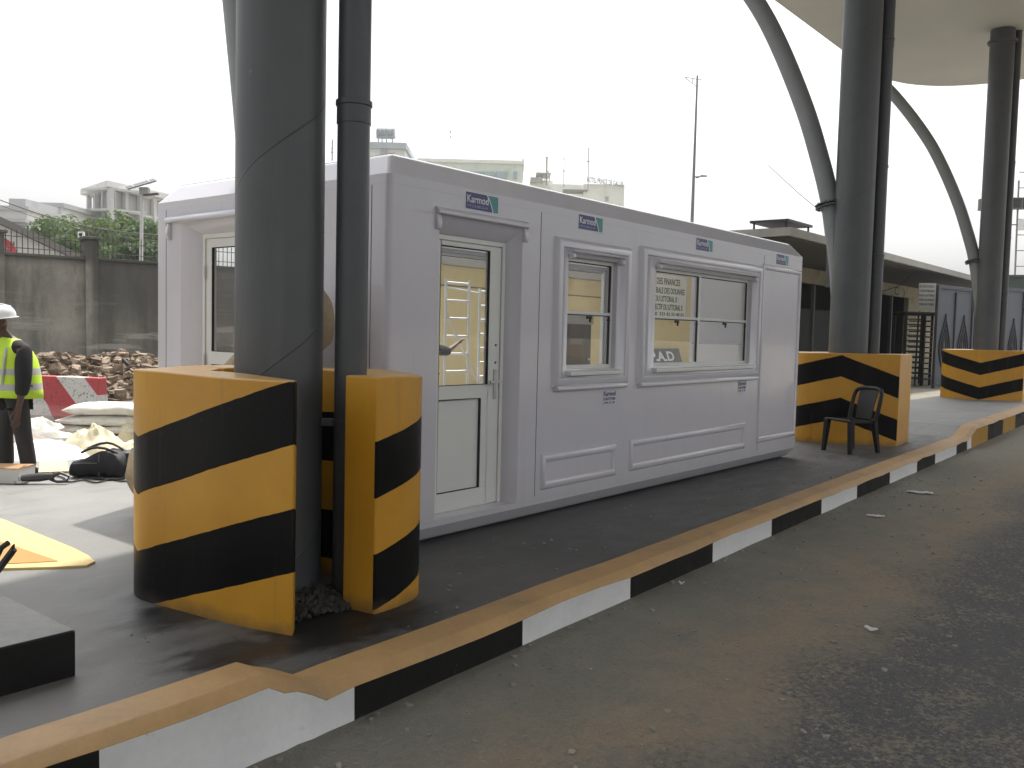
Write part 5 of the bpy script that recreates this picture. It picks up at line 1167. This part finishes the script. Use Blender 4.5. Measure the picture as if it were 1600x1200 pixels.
# unfinished concrete block
uf = thing('unfinished_building', Vector((64, 129, 0)), 'grey unfinished concrete building with open floors beyond the trees', 'building')
m_uc = pale('raw_concrete_far', (.50, .50, .49)); m_ui = pale('blockwork_far', (.40, .40, .395))
PA, PB, PC = at(138, 290, 136), at(173, 290, 128), at(262, 300, 140)
for (A, B, nb_) in ((PA, PB, 3), (PB, PC, 4)):
    A = Vector((A.x, A.y, 0)); B = Vector((B.x, B.y, 0)); u = (B-A).normalized(); n = Vector((-u.y, u.x, 0)); n = n if n.dot(AF) > 0 else -n; L_ = (B-A).length
    for k_ in range(7):
        z0 = 2.93*k_; mb = MB(); mb.hexa([A+UZ*(z0+2.62), B+UZ*(z0+2.62), B+n*5+UZ*(z0+2.62), A+n*5+UZ*(z0+2.62)], [A+UZ*(z0+2.93), B+UZ*(z0+2.93), B+n*5+UZ*(z0+2.93), A+n*5+UZ*(z0+2.93)]); mb.build('floor_slab', m_uc, uf, smooth=0)
        for q in range(nb_):
            if k_ == 5 and q == (0 if nb_ == 3 else 2): continue
            mb = MB(); a = A+u*(L_*(q+.04)/nb_)+n*.6; b = A+u*(L_*(q+.96)/nb_)+n*.6
            if k_ == 5 and (q+k_) % 2: b = a.lerp(b, .62)
            face_box(mb, a, b, .2, z0+.01, z0+2.61); mb.build('infill_wall', m_ui, uf, smooth=0)
    for q in range(nb_+1):
        mb = MB(); c_ = A+u*(L_*q/nb_); mb.obox(c_+n*.1+UZ*10.2, u, n, UZ, .3, .3, 10.25); mb.build('pillar', m_uc, uf, smooth=0)
mb = MB(); nrm = Vector((AF.x, AF.y, 0)).normalized(); poly = [PA-AR*1.2, PB-nrm*1.2, PC+AR*1, PC+nrm*9, PA+nrm*9]
mb.prism([(p.x, p.y) for p in poly], 20.5, 21.3); mb.build('roof', pale('raw_roof_far', (.62, .62, .61)), uf, smooth=0)
# left low-rise
lb = thing('apartment_block', Vector((47, 117, 0)), 'pale two tier apartment block with grey roofs at the far left', 'building')
m_lw = pale('pale_wall_far', (.68, .68, .65)); m_lr = pale('grey_roof_far', (.40, .40, .41))
for (x0, x1, yt, yb, D, dp, m_, nm) in ((-60, 42, 326, 420, 112, 12, m_lw, 'wall'), (-70, 44, 322, 329, 111.5, 14, m_lr, 'roof'), (38, 96, 325, 420, 122, 10, m_lw, 'wall'), (34, 100, 317, 324, 121.5, 12, m_lr, 'roof'), (-60, 40, 342, 347, 111, 3, m_lr, 'balcony'), (-60, 40, 354, 358, 111, 3, m_lr, 'balcony')):
    mb = MB(); a, b = at(x0, yt, D), at(x1, yt, D); zb = 0 if nm == 'wall' else at(x1, yb, D).z; face_box(mb, a, b, dp, zb, b.z); mb.build(nm, m_, lb, smooth=0)
mb = MB(); a, b = at(14, 322, 113), at(40, 322, 113); face_box(mb, a, b, 8, b.z-.2, b.z+.9); mb.build('stair_tower', m_lr, lb, smooth=0)
for x in (18, 26, 34): mb = MB(); a, b = at(x-2, 353, 111.4), at(x+3, 353, 111.4); face_box(mb, a, b, .5, at(x, 362, 111.4).z, a.z); mb.build('window', pale('far_window', (.14, .15, .16)), lb, smooth=0)
# white gabled shed with the red arc emblem
gb = thing('gabled_shed', Vector((14, 40, 0)), 'white gabled shed with a red arc emblem behind the boundary wall', 'building')
n = at(70, 420, 37); n.z = 0; mid = n.copy(); n.normalize(); u = Vector((n.y, -n.x, 0)); u = u if u.dot(AR) > 0 else -u
A, B = mid-u*5.2, mid+u*2.6

def onplane(px, py): d = AF+AR*((px-800)/F)-AU*((py-600)/F); t_ = mid.dot(n)/d.dot(n); return d*t_+Vector((0, 0, CAMZ))
zl, zr_ = onplane(0, 351), onplane(135, 414); sl_ = (zl.z-zr_.z)/((zl-zr_).xy.length); Lg = (B-A).length
def zroof(s): return zr_.z+sl_*((Vector((zr_.x, zr_.y, 0))-A).length-s)
s0 = 1.3; mb = MB(); s0 = .2; prof = [(s0, 0), (Lg, 0), (Lg, zroof(Lg)), (s0, zroof(s0))]
mb.loft([[A+u*s+n*d+UZ*z for s, z in prof] for d in (0, 12)]); mb.build('gable_wall', M('white_shed_wall', (.62, .62, .60), .8, .06, .6), gb, smooth=0)
mb = MB(); mb.loft([[A+u*s+n*d+UZ*z for s, z in ((s0-.4, zroof(s0-.4)+.02), (Lg+.5, zroof(Lg+.5)+.02), (Lg+.5, zroof(Lg+.5)+.30), (s0-.4, zroof(s0-.4)+.30))] for d in (-.4, 12.2)]); mb.build('roof', M('brown_grey_roof', (.17, .16, .15), .8, .2, 2), gb, smooth=0)
c_ = onplane(-8, 398)-n*.02; mb = MB(); r0, r1 = .75, .52; pts0 = []; 
for i in range(17):
    an = R(-10+i*10); pts0.append((an))
mb.loft([[c_+u*(math.cos(a)*rr_)+UZ*(math.sin(a)*rr_*.95)-n*dd_ for rr_, dd_ in ((.42+.3*math.sin(max(0, a))*.6, .0), (.80, .0), (.80, .03), (.42+.3*math.sin(max(0, a))*.6, .03))] for a in pts0]); mb.build('emblem', M('red_emblem', (.45, .05, .06), .6), gb, smooth=0)
text('TRCI', 'lettering', M('grey_letters', (.16, .16, .17), .6), gb, onplane(-24, 391)-n*.03, u, UZ, .42, 1.05, .01, .01)
# buildings behind the cabin
def far_building(name, label, parts, x0, D):
    t = thing(name, Vector((at(x0, 400, D).x, at(x0, 400, D).y, 0)), label, 'building'); return t
m_fg = pale('pale_green_wall_far', (.70, .74, .67)); m_fw = pale('far_glass', (.34, .42, .43)); m_fb = pale('blue_grey_band_far', (.42, .46, .50)); m_fc = pale('cream_wall_far', (.74, .74, .68))
def fb(t, nm, x0, x1, yt, yb, D, dp, m_, ground=True):
    mb = MB(); a, b = at(x0, yt, D), at(x1, yt, D); b2 = at(x1, yb, D); face_box(mb, a, b, dp, 0 if ground else b2.z, (a.z+b.z)/2); return mb.build(nm, m_, t, smooth=0)
t1 = far_building('office_tower', 'pale tower with blue grey roof band and water tank above the cabin corner', 0, 600, 125)
fb(t1, 'wall', 572, 633, 231, 400, 125, 12, pale('white_wall_far', (.78, .79, .79))); fb(t1, 'roof_band', 560, 635, 222, 232, 124, 14, m_fb, False); fb(t1, 'stair_core', 595, 604, 232, 260, 124.6, 2, m_fb, False)
wt = thing('water_tank', at(603, 222, 126), 'water tank on thin legs on the tower roof above the cabin corner', 'water tank')
mb = MB(); a, b = at(589, 208, 128), at(617, 209, 128); mb.tube([a, b], .8, 14); mb.build('tank', pale('tank_grey_far', (.36, .38, .39)), wt, smooth=40)
mb = MB()
for x in (591, 597, 604, 613): mb.tube([at(x, 202, 127), at(x, 224, 127)], .09, 6)
mb.tube([at(588, 214, 127), at(618, 214, 127)], .12, 6); mb.build('tank_stand', pale('tank_stand_far', (.25, .26, .27)), wt)
t2 = far_building('office_block', 'long pale green office block with ribbon windows behind the cabin roof', 0, 740, 130)
fb(t2, 'wall', 655, 817, 254, 400, 130, 14, m_fg); fb(t2, 'parapet', 652, 819, 249, 256, 129.5, 15, pale('parapet_far', (.76, .78, .73)), False)
for x0, x1 in ((662, 676), (678, 692), (694, 708), (710, 724), (726, 739), (741, 758), (760, 773), (776, 793), (802, 808)): fb(t2, 'window', x0, x1, 268, 279, 129.6, .5, m_fw, False)
for x0 in range(640, 815, 18): fb(t2, 'window', x0, x0+14, 398, 404, 129.6, .5, m_fw, False)
t3 = far_building('hotel', 'cream hotel block with rooftop letters behind the cabin roof', 0, 900, 150)
fb(t3, 'wall', 912, 976, 288, 420, 148, 12, m_fc); fb(t3, 'wing', 862, 914, 288, 420, 152, 10, m_fc); fb(t3, 'wing', 828, 864, 282, 420, 156, 10, m_fc)
fb(t3, 'balcony', 880, 918, 296, 299, 147.5, 3, pale('hotel_shadow_band', (.25, .25, .22)), False); fb(t3, 'window', 946, 951, 307, 314, 147.8, .5, m_fw, False)
fb(t3, 'rooftop_hut', 829, 848, 277, 284, 154, 5, pale('hut_far', (.34, .34, .31)), False); fb(t3, 'hut_roof', 838, 861, 269.5, 272, 154, 5, pale('hut_far', (.34, .34, .31)), False)
for x in (842, 850, 858): fb(t3, 'hut_post', x, x+1.3, 271, 284, 154, .5, pale('hut_far', (.34, .34, .31)), False)
a, b = at(917, 284, 147.5), at(974, 292, 147.5); tu = (b-a).normalized(); text('HOTEL PRINCE DE GALLES', 'rooftop_letters', pale('rooftop_letter_far', (.26, .27, .26)), t3, a, tu, AU, .85, (b-a).length, .1, .02)
GA = 'aerials on the far roofs'; m_af = pale('far_aerial', (.36, .36, .36))
def far_mast(x, y0, y1, D, label, r=.07, arms=()):
    a, b = at(x, y1, D), at(x+.4, y0, D); t = thing('roof_aerial', a, label, 'aerial', GA); mb = MB(); mb.tube([a-UZ*.6, b], r, 6); mb.build('mast', m_af, t)
    mb = MB()
    for (dx0, dx1, yy, r_) in arms: mb.tube([at(x+dx0, yy, D), at(x+dx1, yy, D)], r_, 6)
    if arms: mb.build('rod', m_af, t)
far_mast(704.5, 196, 252, 131, 'thin aerial on the roof of the long pale green block', .05, [(-2.5, 0, 206, .12), (-2, 0, 214, .1)])
far_mast(817, 248, 262, 131, 'short stub aerial on the right corner of the long pale green block', .1, [(-1, 1.2, 264, .1)])
far_mast(854, 247, 284, 155, 'thick antenna mast on the left wing of the hotel', .16, [(-2, 3, 246, .1), (3, 3.2, 256, .2), (1, 3.4, 268, .15)])
far_mast(881, 247, 287, 152, 'slim aerial on the middle wing of the hotel', .07, [(-1, 1, 248, .12), (-1.6, 1.6, 267, .12)])
far_mast(919, 231, 292, 147, 'tallest slim aerial at the left end of the hotel letters', .08, [(-1.2, 1.2, 232, .12), (-2.6, 2.6, 252, .1)])
far_mast(519, 218, 244, 120, 'distant lattice aerial in the gap between column and pipe', .1, [(-1, 1, 224, .1), (-1.5, 1.5, 232, .1), (-2, 2, 238, .1)])
t4 = far_building('low_house', 'small pale house beyond the gates at the right edge', 0, 1600, 80); fb(t4, 'wall', 1592, 1660, 493, 575, 75, 8, pale('house_far', (.45, .42, .34))); fb(t4, 'roof', 1588, 1665, 483, 494, 74, 10, m_lr, False)
for x in (1596, 1606, 1620): fb(t4, 'window', x, x+6, 503, 530, 74.8, .5, m_fw, False)

# ------------------------------------------------------------------ trees
def m_leaf(name, a, b):
    k = N(name); i = k.t.nodes.new('ShaderNodeNewGeometry').outputs['Random Per Island']; c = k.coord('World'); n = k.noise(c, .7, 3)
    k.col(k.mix(k.math('ADD', k.math('MULTIPLY', i, .5), k.math('MULTIPLY', n, .5)), a, b)); k.rough(.6); k.b.inputs['Specular IOR Level'].default_value = .2
    tl = k.t.nodes.new('ShaderNodeBsdfTranslucent'); tl.inputs[0].default_value = (.10, .17, .03, 1); mx = k.t.nodes.new('ShaderNodeMixShader'); mx.inputs[0].default_value = .3
    k.t.links.new(k.b.outputs[0], mx.inputs[1]); k.t.links.new(tl.outputs[0], mx.inputs[2]); k.t.links.new(mx.outputs[0], k.out.inputs[0]); return k.m
m_l = [m_leaf('leaf_green', (.035, .065, .02), (.10, .16, .045)), m_leaf('leaf_olive', (.045, .065, .025), (.12, .15, .05)), m_leaf('leaf_deep', (.025, .045, .018), (.06, .10, .035))]
m_bark = M('bark', (.10, .08, .06), .9, .3, 5)
def tree(cx, cy, h, rx, rz, seed, mi, label, n=2600):
    rr = random.Random(seed); t = thing('broadleaf_tree', (cx, cy, 0), label, 'tree', 'trees beyond the boundary wall')
    tz = h-rz*1.25; mb = MB(); mb.tube([(cx, cy, -.2), (cx+.1, cy, tz*.5), (cx+.2, cy+.1, tz), (cx+.2, cy, h-rz*.6)], [.28, .22, .16, .06], 8); clumps = []
    for i in range(15):
        a = rr.uniform(0, 6.28); q = rr.uniform(.2, .95); z_ = rr.uniform(-.75, .8); k_ = math.sqrt(max(.05, 1-z_*z_)); c_ = Vector((cx+math.cos(a)*rx*q*k_, cy+math.sin(a)*rx*q*k_, h-rz+z_*rz*.85)); clumps.append((c_, rr.uniform(.28, .5)*rx))
        mb.tube([(cx+.15, cy, tz*.8), tuple(Vector((cx, cy, tz)).lerp(c_, .5)), tuple(c_)], [.09, .06, .02], 5)
    mb.build('trunk', m_bark, t, smooth=60)
    mb = MB()
    for i in range(n):
        c_, r_ = clumps[i % len(clumps)]; d = Vector((rr.gauss(0, 1), rr.gauss(0, 1), rr.gauss(0, 1))).normalized()*r_*rr.uniform(.45, 1.08)**.6; d.z *= .8; p = c_+d
        s = rr.uniform(.11, .24); nn = (d.normalized()+Vector((rr.uniform(-.8, .8), rr.uniform(-.8, .8), rr.uniform(-.2, 1)))).normalized(); a = nn.orthogonal().normalized(); b = nn.cross(a); an = rr.uniform(0, 6.28); a, b = a*math.cos(an)+b*math.sin(an), b*math.cos(an)-a*math.sin(an)
        mb.add([p-a*s, p-b*s*.55, p+a*s, p+b*s*.55], [(0, 1, 2, 3)])
    mb.build('crown', m_l[mi], t, smooth=0, fix=False)
for (x, yt, D, rx, rz, mi, lab) in ((30, 362, 62, 2.2, 2.0, 2, 'dark low tree left of the round green tree, behind the gabled shed'), (72, 330, 60, 2.7, 2.6, 0, 'round bright green tree rising behind the gabled shed roof'), (112, 336, 66, 2.6, 2.3, 1, 'olive tree between the round green tree and the wall pillar'), (150, 342, 58, 2.5, 2.2, 1, 'olive green tree behind the wall pillar below the unfinished building'), (190, 333, 61, 2.5, 2.4, 0, 'green tree below the unfinished building left of the street lamp'), (228, 338, 57, 2.4, 2.2, 0, 'green tree behind the street lamp pole'), (128, 368, 48, 2.0, 1.8, 2, 'dark shadowy tree in front just left of the wall pillar'), (178, 372, 46, 2.2, 1.8, 2, 'dark shadowy tree in front between wall pillar and street lamp'), (222, 376, 44, 2.0, 1.7, 2, 'dark shadowy tree in front at the cabin edge')):
    p = at(x, yt, D); tree(p.x, p.y, p.z, rx, rz, int(x*3+yt), mi, lab)

# ------------------------------------------------------------------ litter on the road
m_lit = M('white_litter', (.62, .62, .62), .6, .1, 20)
def litter(px, py, l, w, label, seed):
    p = gr(px, py, -.17); rr = random.Random(seed); mb = MB(); vs = []; fs = []; n = 8; an = sang+rr.uniform(-.6, .2); ca, sa = math.cos(an), math.sin(an)
    for i in range(n+1):
        for j in range(5):
            u, v = (-1+2*i/n)*l/2, (-1+j/2)*w/2*(1-.5*abs(-1+2*i/n)); z_ = .006+.018*abs(noise.noise(Vector((u*22+seed, v*22, 1))))+.015*(1-abs(v)/(w/2+.001))
            vs.append((p.x+u*ca-v*sa, p.y+u*sa+v*ca, -.17+z_))
    for i in range(n):
        for j in range(4): fs.append((i*5+j, (i+1)*5+j, (i+1)*5+j+1, i*5+j+1))
    mb.add(vs, fs); o = mb.build('crumpled_wrapper', m_lit, loc=(p.x, p.y, -.17), smooth=60); sd = o.modifiers.new('s', 'SOLIDIFY'); sd.thickness = .002; tag(o, label, 'litter')
litter(1437, 771, .26, .13, 'largest white wrapper on the road near the far kerb', 4)
litter(1368, 808, .16, .05, 'flat pale scrap on the road between the big wrapper and the kerb', 9)
litter(1361, 986, .07, .05, 'small white scrap on the bare asphalt in the foreground', 14)
litter(1065, 915, .04, .02, 'tiny white scrap close to the black kerb block', 21)

# ------------------------------------------------------------------ haze
k = N('haze_air'); k.t.nodes.remove(k.b); pv = k.t.nodes.new('ShaderNodeVolumePrincipled'); pv.inputs['Color'].default_value = (.93, .95, .97, 1); pv.inputs['Density'].default_value = .0008
k.t.links.new(pv.outputs[0], k.out.inputs['Volume']); mb = MB(); mb.box(-185, 205, -185, 205, -1.3, 40); hz = tag(mb.build('haze', k.m, smooth=0), kind='stuff')
scn.cycles.volume_step_rate = 10
# ------------------------------------------------------------------ light
w = bpy.data.worlds.new('World'); scn.world = w; w.use_nodes = True; nt_ = w.node_tree
sky = nt_.nodes.new('ShaderNodeTexSky'); sky.sky_type = 'NISHITA'; sky.sun_disc = False
S = Vector((.385, .2, 1)).normalized(); el = math.asin(S.z); az = math.atan2(S.x, S.y)
sky.sun_elevation = el; sky.sun_rotation = az; sky.dust_density = 6; sky.air_density = 1.2; sky.ozone_density = 1
hsv = nt_.nodes.new('ShaderNodeHueSaturation'); hsv.inputs['Saturation'].default_value = .12; nt_.links.new(sky.outputs[0], hsv.inputs['Color'])
bg = nt_.nodes['Background']; nt_.links.new(hsv.outputs[0], bg.inputs[0]); bg.inputs[1].default_value = .15
su = bpy.data.lights.new('sun', 'SUN'); su.energy = 2.2; su.angle = R(.8); su.color = (1, .95, .86); so = bpy.data.objects.new('sun', su); C.objects.link(so); so.rotation_euler = S.to_track_quat('Z', 'Y').to_euler()
scn.view_settings.view_transform = 'Standard'; scn.view_settings.look = 'None'; scn.view_settings.exposure = .97; scn.view_settings.gamma = 1
scn.cycles.max_bounces = 8; scn.cycles.transparent_max_bounces = 16; scn.cycles.diffuse_bounces = 4
